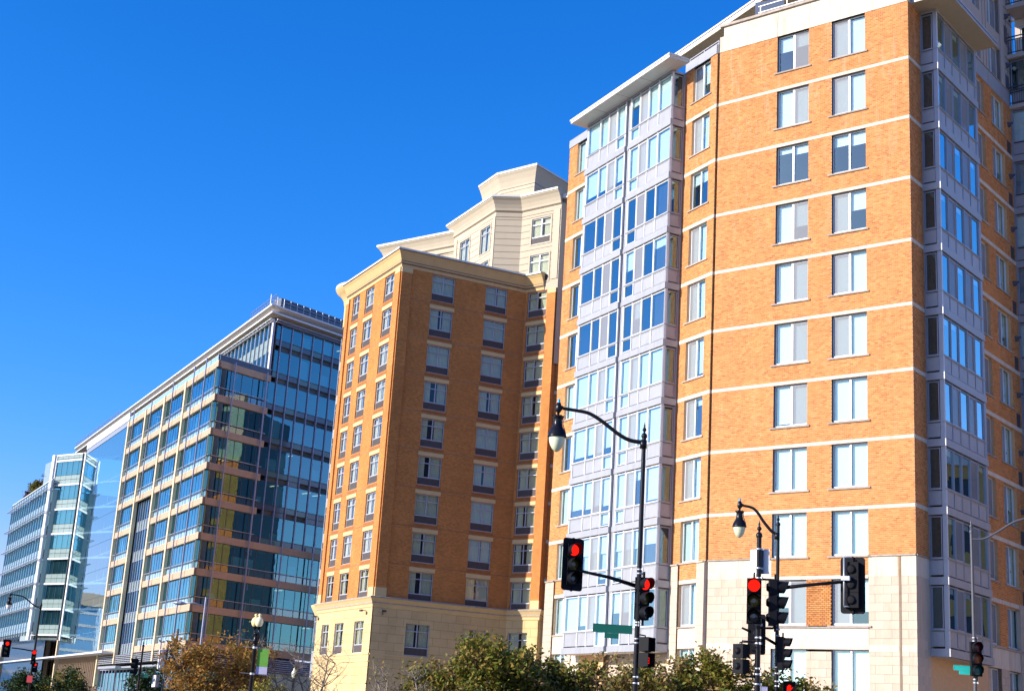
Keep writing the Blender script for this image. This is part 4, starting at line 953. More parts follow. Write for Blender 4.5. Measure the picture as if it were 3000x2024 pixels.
# parapet glass and base louvres
for x0, x1, n in [(-13.6, 0, 7), (-23.6, -13.6, 5), (-33.5, -23.6, 5), (-43.8, -33.5, 5)]:
    for i in range(n): FL.put('parapet_glass', boxmesh('parapet_glass', (x1 - x0) / n - .03, .03, .62, 'glass_sky_refl'), x0 + i * (x1 - x0) / n, .15, 40.9)
FL.put('parapet_rail', boxmesh('parapet_rail', 43.8, .1, .07, 'white_steel'), -43.8, .12, 41.53)
for x0, x1 in ((-13.3, 0), (-23.3, -13.9), (-33.2, -24), (-43.2, -33.9)):
    b = MB()
    for q in range(5): b.box(0, x1 - x0, -.05, .1, q * .22, q * .22 + .09, 0)
    for q in range(8): b.box(q * (x1 - x0) / 8, q * (x1 - x0) / 8 + .05, 0, .1, 0, 1.05, 0)
    b.box(0, x1 - x0, .25, .3, -.1, 1.1, 1); FL.put('louvre_panel', (b, ['steel', 'dark']), x0, .1, 7.75)
    for i in range(5):
        wv = FL.put('shop_window', cached(('shop', round(x1 - x0, 1)), lambda: shopm((x1 - x0) / 5)), x0 + i * (x1 - x0) / 5, .4, .2); add_pane(wv, (x1 - x0) / 5 - .24, 5.9, .12, .05, .5, 'glass_o')

# right-hand faces of the office building
def seg(F, x0, x1, k, n, w0=None):
    return office_bay(F, x0, x1, k, n)
for k in range(1, 10):
    xe = 7.92 if k > 4 else 22.5
    cladding(FG, 0, 2.2, ob(k)); cladding(FG, 2.2, 7.1, ob(k)); cladding(FG, 7.1, 7.92, ob(k))
    if k <= 4:
        cladding(FG, 7.92, 12.4, ob(k)); cladding(FG, 12.4, 17.4, ob(k)); cladding(FG, 17.4, 22.5, ob(k))
    if k < 9:
        office_bay(FG, .02, 2.2, k, 2, cl=.6); office_bay(FG, 2.25, 7.1, k, 3)
        if k < 4:
            office_bay(FG, 7.15, 12.0, k, 3); office_bay(FG, 12.05, 16.9, k, 3); office_bay(FG, 16.95, 21.8, k, 3)
        else: office_bay(FG, 7.12, 7.9, k, 1)
for xc, z1 in ((2.2, 41), (7.0, 41), (12.0, 22), (16.9, 22)): FG.put('vertical_fin', boxmesh('vertical_fin', .13, .12, z1 - 7.7, 'mauve', -.06, -.42, 0), xc, 0, 7.7)
for i in range(5): FG.put('parapet_panel', boxmesh('parapet_panel', 1.56, .05, .64, 'slate'), .02 + i * 1.58, .12, 40.88)
FG.put('parapet_rail', boxmesh('parapet_rail', 7.95, .1, .05, 'steel'), 0, .08, 41.53)
b = MB()
for q in range(7): b.box(0, 22.5, -.05, .1, q * .22, q * .22 + .09, 0)
b.box(0, 22.5, .25, .3, -.1, 1.5, 1); FG.put('louvre_panel', (b, ['mauve', 'dark']), 0, .1, 7.2)
FG.put('base_glazing', (wall_mb(0, 22.5, 0, 7.2), ['glass_s']), 0, .4, 0)
XS = [7.62] + [9.05 + 1.71 * i for i in range(9)]
for i in range(len(XS) - 1):
    xa, xb = XS[i] + .05, XS[i + 1] - .05; L = xb - xa; x_in = .35
    def add(nm, z0, z1, mat): FG.put(nm, boxmesh(nm, L, .03, z1 - z0 - .04, mat), xa, x_in + .03, z0 + .02)
    for j in range(-1, 6):
        ht = 44.15 - 3.9 * j if j >= 0 else 47.2
        hb = ht - 2.62 if j >= 0 else 45.45
        if ht < 22: break
        if i == 0 and j >= 0 and False: continue
        p = FG.put('vision_pane', pane_mesh(L, ht - hb - .04, 'glass_o'), xa, x_in, hb + .02); p.rotation_euler[0] = R(rnd.uniform(-.2, .2)); p.rotation_euler[2] += R(rnd.uniform(-.2, .2))
        add('lower_pane', hb - .66, hb, 'glass_low' if rnd.random() < .3 else 'glass_s')
        if rnd.random() < .25: FG.put('blind', boxmesh('fblind', L, .02, rnd.choice((.7, 1.4, 2.4)), 'office_blind'), xa, x_in + .4, hb + .05)
        if rnd.random() < .11 and i > 1: FG.put('ceiling_light', boxmesh('clight', .14, 1.4, .03, 'office_lamp'), xa + .6, x_in + .5, ht - .12); add('spandrel', hb - 1.28 + .02, hb - .66, 'glass_s')
b = MB()
for x_ in XS: b.box(x_ - .05, x_ + .05, .22, .5, 21.4, 47.3)
FG.put('curtain_wall_mullion', (b, ['mauve']))
b = MB()
for j in range(-1, 6):
    ht = 44.15 - 3.9 * j if j >= 0 else 47.2; hb = ht - 2.62 if j >= 0 else 45.45
    for z in (ht, hb, hb - .66): b.box(7.6, 22.7, .33, .45, z - .03, z + .03)
FG.put('curtain_wall_transom', (b, ['dark']))
b = MB()
for j in range(-1, 6):
    ht = 44.15 - 3.9 * j if j >= 0 else 47.3
    b.box(9.4, 22.7, .6, 2.6, ht + .02, ht + 1.2, 0)
b.box(10.0, 22.7, 2.7, 2.8, 20, 47.5, 1); b.quad((7.75, .5, 20), (10.0, 2.7, 20), (10.0, 2.7, 47.5), (7.75, .5, 47.5), 1)
FG.put('office_floor', (b, ['interior_l', 'interior', 'white_steel']))
Gc = (-28.29, 162.31); FU = Facade(Gc, 153.2, TB)
NU = 40
for i in range(NU):
    xa = -1.71 * (i + 1) + .09; L = 1.53
    for z0, z1, mat, nm in ((45.75, 47.5, 'glass_o', 'vision_pane'), (41.3, 44.0, 'glass_o', 'vision_pane')):
        if i < 26: FU.put(nm, pane_mesh(L, z1 - z0, mat), xa, .06, z0)
    if i < 26:
        FU.put('pale_spandrel', boxmesh('pale_spandrel', L, .04, .82, 'glass_sl'), xa, .05, 44.05); FU.put('pale_spandrel', boxmesh('pale_spandrel', L, .04, .82, 'glass_sl'), xa, .05, 44.9)
b = MB()
for i in range(NU + 1): b.box(-1.71 * i - .06, -1.71 * i + .04, -.12, .12, 41, 47.6)
b.box(-68, 0, .3, .4, 41, 47.9, 1); b.box(-68, 0, 0, .08, 47.5, 48.0, 1); FU.put('curtain_wall_mullion', (b, ['alu_grey', 'interior']))
b = MB(); b.tube([(-68, -.5, 47.75), (.3, -.5, 47.75)], .07, 6); b.tube([(-68, -.3, 47.55), (0.2, -.3, 47.55)], .04, 6)
for i in range(30): b.box(-1.71 * i - .05, -1.71 * i + .05, -.6, 0, 47.5, 47.8)
FU.put('shading_track', (b, ['white_steel']))
b = MB(); b.tube([(7.7, -.25, 47.65), (23, -.25, 47.65)], .09, 6); b.tube([(7.7, -.1, 47.4), (23, -.1, 47.4)], .05, 6); FG.put('shading_track', (b, ['mauve']))
# roof
rc = (-28.51, 160.43); FRL = Facade(rc, 153.2, TB); FRR = Facade(rc, 39.7, TB)
lb = TB.location; mk = lambda F, x, y: (F.w(x, y)[0] - lb[0], F.w(x, y)[1] - lb[1])
def roofpoly(o): # outline inset by o from the eave
    k = o / math.sin(R(113.5))
    c = FRL.w(-k * 0, o)
    import mathutils
    p1, p2 = FRL.w(-116.4, o), FRL.w(5, o); p3, p4 = FRR.w(-5, o), FRR.w(25, o)
    x = mathutils.geometry.intersect_line_line_2d(Vector(p1), Vector(p2), Vector(p3), Vector(p4))
    q = [p1, (x.x, x.y), p4, (p4[0] - 12, p4[1] + 16), (p1[0] + 26, p1[1] + 13)]
    return [(a[0] - lb[0], a[1] - lb[1]) for a in q]
b = MB()
A, B_, C_, D_, E_ = [roofpoly(o) for o in (0, .04, .9, .25, 1.2)]
def ring(b, P0, z0, P1, z1, m):
    for i in range(2): b.quad((P0[i][0], P0[i][1], z0), (P0[i + 1][0], P0[i + 1][1], z0), (P1[i + 1][0], P1[i + 1][1], z1), (P1[i][0], P1[i][1], z1), m)
ring(b, B_, 48.97, A, 49.0, 0); ring(b, A, 49.0, A, 49.18, 0); ring(b, C_, 48.62, B_, 48.97, 1); ring(b, C_, 48.42, C_, 48.62, 1); ring(b, D_, 48.40, C_, 48.42, 1); ring(b, D_, 48.20, D_, 48.40, 0); ring(b, E_, 48.0, D_, 48.20, 2)
b.poly([(p[0], p[1], 49.18) for p in A], 3); b.poly([(p[0], p[1], 48.0) for p in E_[::-1]], 2)
obj('roof', (b, ['white_steel', 'soffit', 'soffit_tan', 'roof']), TB)
for x0, x1, st in ((-10, 0, .75), (-118, -81, 1.0)):
    b = MB(); n = int((x1 - x0) / st)
    for i in range(n + 1): b.box(x0 + i * st - .025, x0 + i * st + .025, .5, .55, 49.2, 50.45)
    for z in (50.45, 50.0, 49.6): b.box(x0, x1, .5, .54, z, z + .035)
    FRL.put('roof_rail', (b, ['mauve']))
b = MB()
for i in range(12): b.box(.2 + i * 1.05, .26 + i * 1.05, .5, .56, 49.2, 50.4)
for z in (50.4, 50.0, 49.6): b.box(.2, 13, .52, .55, z, z + .03)
FRR.put('roof_rail', (b, ['steel']))
b = MB(); b.box(2.2, 24, .95, 2.2, 49.2, 50.55); FRR.put('plant_screen', (b, ['slate']))
# atrium
FA = FL
b = MB(); b.box(-72.6, -43.8, .0, .3, 41.2, 42.3, 0); b.box(-72.6, -43.8, .1, .3, 40.5, 41.2, 1)
FL.put('atrium_fascia', (b, ['white_steel', 'panel2']))
for i in range(12):
    for j in range(8):
        z0 = 9.2 + 3.9 * j; z1 = min(z0 + 3.86, 40.5)
        FL.put('atrium_pane', pane_mesh(2.37, z1 - z0, 'glass_atrium'), -72.6 + 2.4 * i, .1, z0)
mt_blue = std('atrium_back_glass', (.07, .28, .55), .5, var=.15, scale=.05, spec=.3); M['ablue'] = mt_blue
b = MB(); b.box(-66, -43.9, 13, 13.2, 9.2, 41, 0)
for i in range(14): b.box(-66 + 1.7 * i, -65.94 + 1.7 * i, 12.9, 13, 9.2, 41, 1)
b.box(-43.9, -43.8, .3, 13, 0, 41, 2); FL.put('atrium_rear_wall', (b, ['ablue', 'panel', 'tan_pier']))
FWB = Facade((-72, 226.4), 126, TB); FWS = Facade(FWB.w(7.4), -2.5, TB)
b = MB()
for k in range(2, 10): b.box(7.3, 24, .2, .45, ob(k) - 1.05, ob(k) - .75)
FWB.put('bridge_beam', (b, ['white_steel']))
b = MB()
for k in range(2, 9):
    z = ob(k) - .9
    pts = [(-71 + i * 2.7, 3 + .35 * i, z + .2 + 1.2 * math.sin(math.pi * i / 20)) for i in range(11)]
    b.tube(pts, .07, 6); b.tube([(p[0], p[1], z + .9 * (i / 10) ** 2 + .35) for i, p in enumerate(pts)], .05, 6)
    for i in range(1, 10): b.box(pts[i][0], pts[i][0] + .06, pts[i][1], pts[i][1] + .06, z + .3, pts[i][2] + 1.1)
FL.put('walkway_truss', (b, ['white_steel']))
# white framed glass box
for F_, L_, n in ((FWB, 7.4, 5), (FWS, 7.0, 3)):
    b = MB()
    for x_ in (0, L_ - .3): b.box(x_, x_ + .3, -.1, .15, 11.8, 41, 0)
    for k in range(2, 10): b.box(.3, L_ - .3, -.08, .12, ob(k) - 1.05, ob(k) - .78, 0)
    b.box(.3, L_ - .3, -.08, .12, 40.75, 41.0, 0)
    if F_ is FWB: b.box(-.6, -.02, -.35, .5, 11.8, 41.0, 0)
    F_.put('white_frame', (b, ['white_steel']))
    pw = (L_ - .6) / n
    for k in range(3, 10):
        zt = ob(k) - 1.05
        for i in range(n):
            gm = 'glass_o'
            w_ = F_.put('window_pane', pane_mesh(pw - .1, 2.15, gm if F_ is FWB else 'glass_o'), .3 + i * pw + .05, .06, zt - 2.18)
            F_.put('spandrel', boxmesh('spandrel', pw - .05, .05, .64, 'glass_sl'), .3 + i * pw + .02, .03, zt - 2.9); F_.put('spandrel', boxmesh('spandrel', pw - .05, .05, .64, 'glass_sl'), .3 + i * pw + .02, .03, zt - 3.6)
    for i in range(n):
        for dz in (0, .46): F_.put('spandrel', boxmesh('spandrel', pw - .05, .05, .4, 'glass_sl'), .3 + i * pw + .02, .03, 39.85 + dz)
    b = MB(); b.box(.1, L_ - .1, .5, .6, 11.9, 40.9); F_.put('box_core', (b, ['interior_l']))
b = MB()
wc = [FWB.w(.05, .62), FWB.w(7.2, .7), FWS.w(6.9, .7), (FWS.w(6.9, .7)[0] - 9, FWS.w(6.9, .7)[1] + 5)]
b.prism([(p[0] - lb[0], p[1] - lb[1]) for p in wc], 11.85, 40.7); obj('box_volume', (b, ['glass_sl']), TB)
# office core so nothing shows through
b = MB(); cc = [FL.w(-5.5, 3.6), FG.w(9, 5), FG.w(21, 5.4), FG.w(21, 16), FL.w(-43, 20), FL.w(-43, 3.6)]
b.prism([(p[0] - lb[0], p[1] - lb[1]) for p in cc], 0, 40.6); obj('office_core', (b, ['interior']), TB)
b = MB(); cc = [FL.w(-.1, .2), FG.w(7.6, .2), FU.w(0, .3), FU.w(-68, .3), FL.w(-43.9, .2)]
b.prism([(p[0] - lb[0], p[1] - lb[1]) for p in cc], 40.2, 40.5); obj('roof_terrace', (b, ['roof']), TB)
for x_ in (1.2, 3.4): v = MB(); v.box(0, .9, 0, .8, 0, .7); v.box(.1, .8, .1, .7, .7, .75); FG.put('terrace_planter', (v, ['red_sign']), x_, 1.3, 41.0)
# entrance canopy and ground storey further along the avenue
b = MB(); b.box(-150, -33.8, -1.6, .3, 9.0, 9.22); FL.put('canopy', (b, ['white_steel']))
b = MB(); b.box(-23.9, 0, -1.2, .3, 6.95, 7.15); b.box(-33.5, -23.6, -1.9, .3, 6.9, 7.2); FL.put('canopy', (b, ['steel']))
for i in range(9):
    x_ = -74.3 - 9.3 * i
    b = MB(); b.box(-.35, .35, 0, .6, 0, 12.7); FL.put('pier', (b, ['tan_pier']), x_, 0, 0)
b = MB(); b.box(-150, -45, 2.5, 2.6, 0, 12.8, 0)
for i in range(40): b.box(-150 + 2.6 * i, -149.9 + 2.6 * i, 2.3, 2.5, 0, 12.8, 1)
FL.put('set_back_glazing', (b, ['glass_s', 'tan_pier']))
b = MB()
for i in range(24): b.box(-72.5 + 1.2 * i, -72.4 + 1.2 * i, .35, .7, 0, 9, 0)
b.box(-72.6, -44, .8, .9, 0, 12, 1); FL.put('lobby_screen', (b, ['tan', 'bronze_glass'] if 'bronze_glass' in M else ['tan', 'glass_s']))

# ------------------------------------------------ office block with sunshades, far left
TC = thing('sunshade_office', 'far glass office block with rows of projecting slatted sunshades and a roof garden', 'building', (-71.7, 225.2, 0))
FC = Facade((-71.7, 225.2), 153, TC)
NC = 13; LC = 33.0; EX = 38.5
for j in range(6):
    zs = 35.5 - 3.75 * j
    b = MB(); e = EX
    b.box(-e - .9, 0, -.85, -.78, zs - .02, zs + .05, 0)
    for q in range(4): b.box(-e - .7, 0, -.72 + q * .18, -.67 + q * .18, zs - .03, zs - .0, 0)
    for i in range(17): b.box(-i * 2.4 - .03, -i * 2.4 + .03, -.8, 0, zs - .05, zs + .02, 0)
    FC.put('sunshade', (b, ['steel']))
    for i in range(16):
        xa = -2.4 * (i + 1) + .08
        FC.put('vision_pane', pane_mesh(2.24, 1.95, 'glass_o'), xa, .05, zs - 2.05)
        FC.put('spandrel_pane', boxmesh('spandrel_pane', 2.24, .05, .72, 'pale_blue'), xa, .05, zs - 2.85) if False else FC.put('spandrel_pane', boxmesh('spandrel_pane', 2.24, .05, .74, 'glass_sky_refl'), xa, .05, zs - 2.84)
        FC.put('spandrel_pane', boxmesh('spandrel_pane', 2.24, .05, .74, 'glass_sky_refl'), xa, .05, zs - 3.62)
b = MB()
for i in range(17): b.box(-2.4 * i - .05, -2.4 * i + .05, -.10, .15, 12.6, 37.0)
FC.put('mullion', (b, ['steel'])); b = MB(); b.box(-38.4, 0, .3, 14, 12.7, 35.4); FC.put('office_core', (b, ['glass_sl']))
for i in range(16): FC.put('parapet_glass', boxmesh('parapet_glass', 2.3, .04, 1.05, 'glass_sky_refl'), -2.4 * (i + 1) + .05, .05, 35.7)
b = MB(); b.box(-38.4, 0, -.1, .15, 36.85, 37.0); FC.put('parapet_rail', (b, ['white_steel']))
FC.put('pier_wall', (wall_mb(-38.4, 0, 0, 12.6), ['glass_s']), 0, 2.4, 0)
# distant block at the left edge
TD = thing('distant_tower', 'distant blue glass block just showing at the left edge of the view', 'building', (-140, 330, 0))
b = MB(); b.box(-12, 12, -8, 8, 0, 26, 0)
for q in range(8): b.box(-12.1, 12.1, -8.1, -8, 3 + q * 3, 3.6 + q * 3, 1)
b.box(-14, 12, -9, 8, 26, 29, 2); obj('wall', (b, ['ablue', 'steel', 'tan']), TD)
# ochre block across the side street, whose sunlit wall shows in the right-hand windows
TO = thing('ochre_building', 'ochre brick building across the side street, seen only as a reflection', 'building', (62, 76, 0))
FO = Facade((50, 92), 165, TO)
oo = [(2 + 4.2 * i, 4 + 4.2 * i, 3 + 3.2 * j, 5.1 + 3.2 * j) for i in range(12) for j in range(6)]
b = wall_mb(0, 54, 0, 22, oo, .2); FO.put('wall', (b, ['cream_ochre']))
for a, c, d, e in oo: FO.put('window', boxmesh('owin', c - a, .05, e - d, 'glass_s'), a, .15, d)
FO.put('cornice', boxmesh('cornice', 54, 1, .8, 'white_cap', 0, -.4, 0), 0, 0, 22); FO.put('band_course', boxmesh('oband', 54, .2, .5, 'white_cap', 0, -.1, 0), 0, 0, 6.2)
b = MB(); b.box(0, 54, .2, 14, 0, 21.9); FO.put('core', (b, ['glass_s']))

# ================================================================== STREET FURNITURE
def pole_thing(name, label, base, top, rbot=.074, rtop=.056, mat='black', collars=(), group=None, finial=True):
    t = thing(name, label, 'street lamp' if 'lamp' in name else 'pole', (base[0], base[1], 0), group or ('street lamps along the avenue' if 'lamp' in name else 'signal poles at the crossings'))
    b = MB(); b.lathe([(.22, 0), (.22, .12), (.17, .2), (.14, .6), (.1, .75), (rbot, .85), (rbot, 1.2), (rtop, top - .25)], 12); b.lathe([(rtop, top - .25), (rtop, top)], 12)
    obj('pole', (b, [mat]), t)
    if finial:
        b = MB(); b.lathe([(rtop + .015, 0), (rtop + .025, .04), (rtop + .01, .09), (.03, .12), (.025, .15), (.055, .19), (.05, .23), (.02, .27), (.028, .30), (.0, .42)], 12); obj('finial', (b, [mat]), t, (0, 0, top - .02))
    for z in collars:
        b = MB(); b.lathe([(rtop + .012, 0), (rtop + .02, .012), (rtop + .02, .028), (rtop + .012, .04)], 12); b.box(rtop, rtop + .05, -.02, .02, -.005, .045); obj('clamp', (b, ['steel']), t, (0, 0, z), rz=rnd.uniform(-1.2, .2))
    return t
def smooth_path(pts, n=6):
    P = [Vector(p) for p in pts]; P = [P[0] * 2 - P[1]] + P + [P[-1] * 2 - P[-2]]; out = []
    for i in range(1, len(P) - 2):
        for q in range(n):
            t = q / n; a, b_, c, d = P[i - 1], P[i], P[i + 1], P[i + 2]
            out.append(.5 * ((2 * b_) + (c - a) * t + (2 * a - 5 * b_ + 4 * c - d) * t * t + (3 * b_ - a - 3 * c + d) * t ** 3))
    out.append(P[-2]); return out
def teardrop(t, at, s=1.0, arm=None, mat='globe'):
    """teardrop lantern hanging below its arm end; at = top of the fitter, local to the pole base"""
    b = MB(); c = at
    b.lathe([(r * s, z * s) for r, z in [(0, .02), (.05, .02), (.075, -.06), (.085, -.14), (.07, -.2), (.035, -.24), (.035, -.30)]], 14, 0, c)
    b.lathe([(r * s, z * s) for r, z in [(.035, -.30), (.13, -.32), (.14, -.35), (.12, -.38), (.11, -.42), (.115, -.52), (.13, -.60), (.17, -.66), (.215, -.74), (.235, -.82), (.245, -.845), (.245, -.87), (.21, -.88)]], 18, 0, c)
    b.tube([(c[0] + .12 * s, c[1] - .03, c[2] - .34 * s), (c[0] + .13 * s, c[1] - .06, c[2] - .55 * s), (c[0] + .19 * s, c[1] - .13 * s, c[2] - .74 * s), (c[0] + .2 * s, c[1] - .14 * s, c[2] - .86 * s)], .012, 5)
    for q in range(6):
        a = q * math.pi / 3; b.box(c[0] + math.cos(a) * .13 * s - .02, c[0] + math.cos(a) * .13 * s + .02, c[1] + math.sin(a) * .13 * s - .02, c[1] + math.sin(a) * .13 * s + .02, c[2] - .36 * s, c[2] - .31 * s)
    lan = obj('lantern', (b, ['black']), t)
    g_ = MB(); g_.lathe([(r * s, z * s) for r, z in [(.205, -.875), (.20, -.95), (.175, -1.05), (.13, -1.14), (.08, -1.2), (.03, -1.23), (0, -1.235)]], 20, 0, c); obj('globe', (g_, [mat]), lan)
    p_ = MB(); p_.lathe([(.035 * s, .0), (.035 * s, .08 * s), (.02 * s, .1 * s), (0, .1 * s)], 10, 0, (c[0], c[1], c[2] + .02)); obj('photocell', (p_, ['cyan']), lan)
    if arm:
        a_ = MB(); P = smooth_path(arm); a_.tube(P, [.055 - .012 * i / len(P) for i in range(len(P))], 9)
        a_.tube([arm[-1], (c[0], c[1], c[2] - .08)], [.06, .06], 8); a_.tube([P[0] + Vector((0, 0, -.16)), P[0] + Vector((0, 0, .06))], .09, 8); obj('lamp_arm', (a_, ['black']), t)
def signal_mesh():
    """one three-section signal head: body, doors, hooded visors (centre at origin, facing -y, section pitch .35)"""
    b = MB()
    for i, z in enumerate((.35, 0, -.35)):
        b.box(-.165, .165, 0, .17, z - .172, z + .172, 0); b.box(-.15, .15, -.03, 0, z - .155, z + .155, 0)
        # back boss
        b.lathe([(.0, .0), (.07, .02), (.1, .1), (.13, .14)], 14, 0, (0, 0, 0)) if False else None
        n = 22; R_ = .15; base = len(b.v)
        for q in range(n + 1):
            a = math.radians(-50 + 280 * q / n) # open at the bottom
            x, zz = R_ * math.cos(a), R_ * math.sin(a); dep = .26 * (.55 + .45 * (math.sin(a) * .5 + .5)); b.v += [(x, -.03, z + zz), (x, -.03 - dep, z + zz)]
        for q in range(n):
            k = base + 2 * q; b.f.append((k, k + 2, k + 3, k + 1)); b.m.append(0); b.sm.append(True)
    b.box(-.02, .02, .0, .05, .52, .66, 0); b.box(-.02, .02, 0, .05, -.66, -.52, 0)
    for z in (.35, 0, -.35):
        n = 12; base = len(b.v); b.v.append((0, .235, z))
        for q in range(n): a = 2 * math.pi * q / n; b.v.append((.075 * math.cos(a), .23, z + .075 * math.sin(a)))
        for q in range(n): a = 2 * math.pi * q / n; b.v.append((.12 * math.cos(a), .165, z + .12 * math.sin(a)))
        for q in range(n):
            r = (q + 1) % n; b.f.append((base, base + 1 + q, base + 1 + r)); b.m.append(0); b.sm.append(False)
            b.f.append((base + 1 + q, base + 1 + n + q, base + 1 + n + r, base + 1 + r)); b.m.append(0); b.sm.append(True)
    return b
SIGM = {}
def signal(label, at, facing, lenses=('red', 'lens_amber', 'lens_off'), plate=False, mat='housing', s=1.0, group=None, name='traffic_light', rx=0):
    """facing = azimuth the lenses look towards"""
    t = thing(name, label, 'traffic light', at, group or 'traffic lights at the crossings')
    t.rotation_euler = (0, 0, math.pi - R(facing)); t.scale = (s, s, s)
    if mat not in SIGM: SIGM[mat] = signal_mesh().mesh('housing', [mat])
    obj('housing', SIGM[mat], t)
    for z, l in zip((.35, 0, -.35), lenses):
        b = MB(); n = 18; pts = []
        for rr_, yy in ((.14, -.032), (.10, -.05), (.05, -.06)): pts.append([(rr_ * math.cos(2 * math.pi * q / n), yy, z + rr_ * math.sin(2 * math.pi * q / n)) for q in range(n)])
        for a_, c_ in ((0, 1), (1, 2)):
            for q in range(n): r = (q + 1) % n; b.quad(pts[a_][q], pts[a_][r], pts[c_][r], pts[c_][q], 0, True)
        b.poly(pts[2], 0); obj('lens', (b, [l]), t)
    if plate:
        b = MB(); w_, h = .285, .645; c = .07; pts = []
        for cx_, cz_, a0 in ((w_ - c, h - c, 0), (-(w_ - c), h - c, 90), (-(w_ - c), -(h - c), 180), (w_ - c, -(h - c), 270)):
            for q in range(4): a = R(a0 + q * 30); pts.append((cx_ + c * math.cos(a), cz_ + c * math.sin(a)))
        b.poly([(x, .0, z) for x, z in pts], 0); b.poly([(x, .012, z) for x, z in pts[::-1]], 0)
        for i in range(len(pts)): j = (i + 1) % len(pts); b.quad((pts[i][0], 0, pts[i][1]), (pts[i][0], .012, pts[i][1]), (pts[j][0], .012, pts[j][1]), (pts[j][0], 0, pts[j][1]))
        obj('backplate', (b, [mat]), t)
    return t
def arm_obj(t, pts, r0=.06, r1=.04, mat='black', name='mast_arm'):
    b = MB(); b.tube([tuple(Vector(p) - t.location) for p in pts], [r0 + (r1 - r0) * i / (len(pts) - 1) for i in range(len(pts))], 8); return obj(name, (b, [mat]), t)
def ped(label, at, facing, s=.78, sym=None, mat='housing', eggs=True):
    t = thing('pedestrian_signal', label, 'pedestrian signal', at, 'pedestrian signals on the poles'); t.rotation_euler = (0, 0, math.pi - R(facing)); t.scale = (s, s, s)
    b = MB()
    for z in (.24, -.24) if sym != 'hand1' else (0,):
        b.box(-.2, .2, 0, .2, z - .225, z + .225); 
        b.box(-.2, .2, -.16, 0, z + .205, z + .225); b.box(-.2, -.185, -.16, 0, z - .2, z + .225); b.box(.185, .2, -.16, 0, z - .2, z + .225); b.box(-.2, .2, -.05, 0, z - .225, z - .21)
    for z in ((.24, -.24) if sym != 'hand1' else (0,)):
        n = 12; base = len(b.v); b.v.append((0, .30, z))
        for r_, y_ in ((.06, .295), (.12, .2)):
            for q in range(n): a = 2 * math.pi * q / n; b.v.append((r_ * math.cos(a), y_, z + r_ * math.sin(a)))
        for q in range(n):
            r = (q + 1) % n; b.f += [(base, base + 1 + q, base + 1 + r), (base + 1 + q, base + 1 + n + q, base + 1 + n + r, base + 1 + r)]; b.m += [0, 0]; b.sm += [False, True]
    obj('housing', (b, [mat]), t)
    if sym in ('hand', 'hand1'):
        z0 = 0 if sym == 'hand1' else .24
        h = MB(); y = -.006
        h.poly([(-.07, y, z0 - .10), (.05, y, z0 - .10), (.065, y, z0 - .02), (.06, y, z0 + .02), (-.07, y, z0 + .02), (-.075, y, z0 - .03)])
        for i, (x, hh) in enumerate([(-.068, .08), (-.034, .115), (0, .125), (.034, .105)]): h.box(x, x + .028, y - .002, y, z0 + .021, z0 + hh)
        h.poly([(.066, y, z0 - .03), (.115, y, z0 + .035), (.10, y, z0 + .055), (.061, y, z0 + .0)]); obj('hand_symbol', (h, ['red']), t)
    if sym == 'count':
        h = MB(); y = -.006
        def seg7(x, z, on):
            w_, hh, k = .085, .085, .016
            S = {'a': (x, x + w_, z + 2 * hh, z + 2 * hh + k), 'g': (x, x + w_, z + hh, z + hh + k), 'd': (x, x + w_, z, z + k), 'b': (x + w_ - k, x + w_, z + hh + k + .004, z + 2 * hh - .004), 'c': (x + w_ - k, x + w_, z + k + .004, z + hh - .004), 'f': (x, x + k, z + hh + k + .004, z + 2 * hh - .004), 'e': (x, x + k, z + k + .004, z + hh - .004)}
            for c in on: a = S[c]; h.box(a[0], a[1], y - .003, y, a[2], a[3])
        seg7(-.12, -.34, 'abgcd'); seg7(.02, -.34, 'abgcd'); obj('countdown_digits', (h, ['red']), t)
    b = MB(); b.tube([(0, .1, .44 if sym != 'hand1' else .2), (0, .1, .52 if sym != 'hand1' else .3), (-.3, .1, .52 if sym != 'hand1' else .3)], .022, 6)
    obj('bracket', (b, ['black']), t)
    return t
def sign(label, at, az, w_, h, mat='green_sign', tag2=None, cat='street sign', name='street_sign', edge='steel'):
    t = thing(name, label, cat, at, 'signs on the poles'); t.rotation_euler = (0, 0, math.pi - R(az))
    b = MB(); b.box(-w_ / 2, w_ / 2, 0, .008, -h / 2, h / 2, 0); frame_rect(b, -w_ / 2, w_ / 2, -h / 2, h / 2, .012, -.004, .0, 0); obj('blade', (b, [mat]), t)
    if tag2: b = MB(); b.box(-tag2[0] / 2, tag2[0] / 2, 0, .008, -h / 2 - tag2[1], -h / 2 - .003, 0); obj('lower_blade', (b, [mat]), t, (tag2[2], 0, 0))
    return t
# pole 1: lamp, mast arm, side signal
p1 = (3.545, 35.83)
t = pole_thing('street_lamp', 'tall black pole with long curved lamp arm and mast arm before the silver bay', p1, 9.35, collars=(5.83, 5.93, 4.62, 4.55, 4.22, 4.12, 3.3, 3.15))
rel = lambda p, q=p1: (p[0] - q[0], p[1] - q[1], p[2])
teardrop(t, rel((1.31, 35.98, 10.12)), 1.03, [rel(a) for a in [(3.53, 35.83, 9.20), (3.2, 35.86, 9.24), (2.9, 35.88, 9.38), (2.46, 35.92, 9.70), (2.2, 35.94, 9.86), (2.0, 35.95, 9.93), (1.6, 35.97, 9.98), (1.42, 35.98, 10.0)]])
arm_obj(t, [(3.545, 35.83, 5.52), (2.8, 35.6, 5.68), (2.02, 35.4, 5.78)], .055, .035)
signal('black traffic light lit red with wide backplate at the arm end', (1.84, 35.35, 5.92), 158, plate=True)
signal('black traffic light lit red fixed to the lamp pole above the green sign', (3.66, 35.62, 5.22), 150)
sign('dark green street sign with stepped lower edge on the black lamp pole', (2.93, 35.8, 4.45), 180, .98, .21, tag2=(.36, .13, -.02))
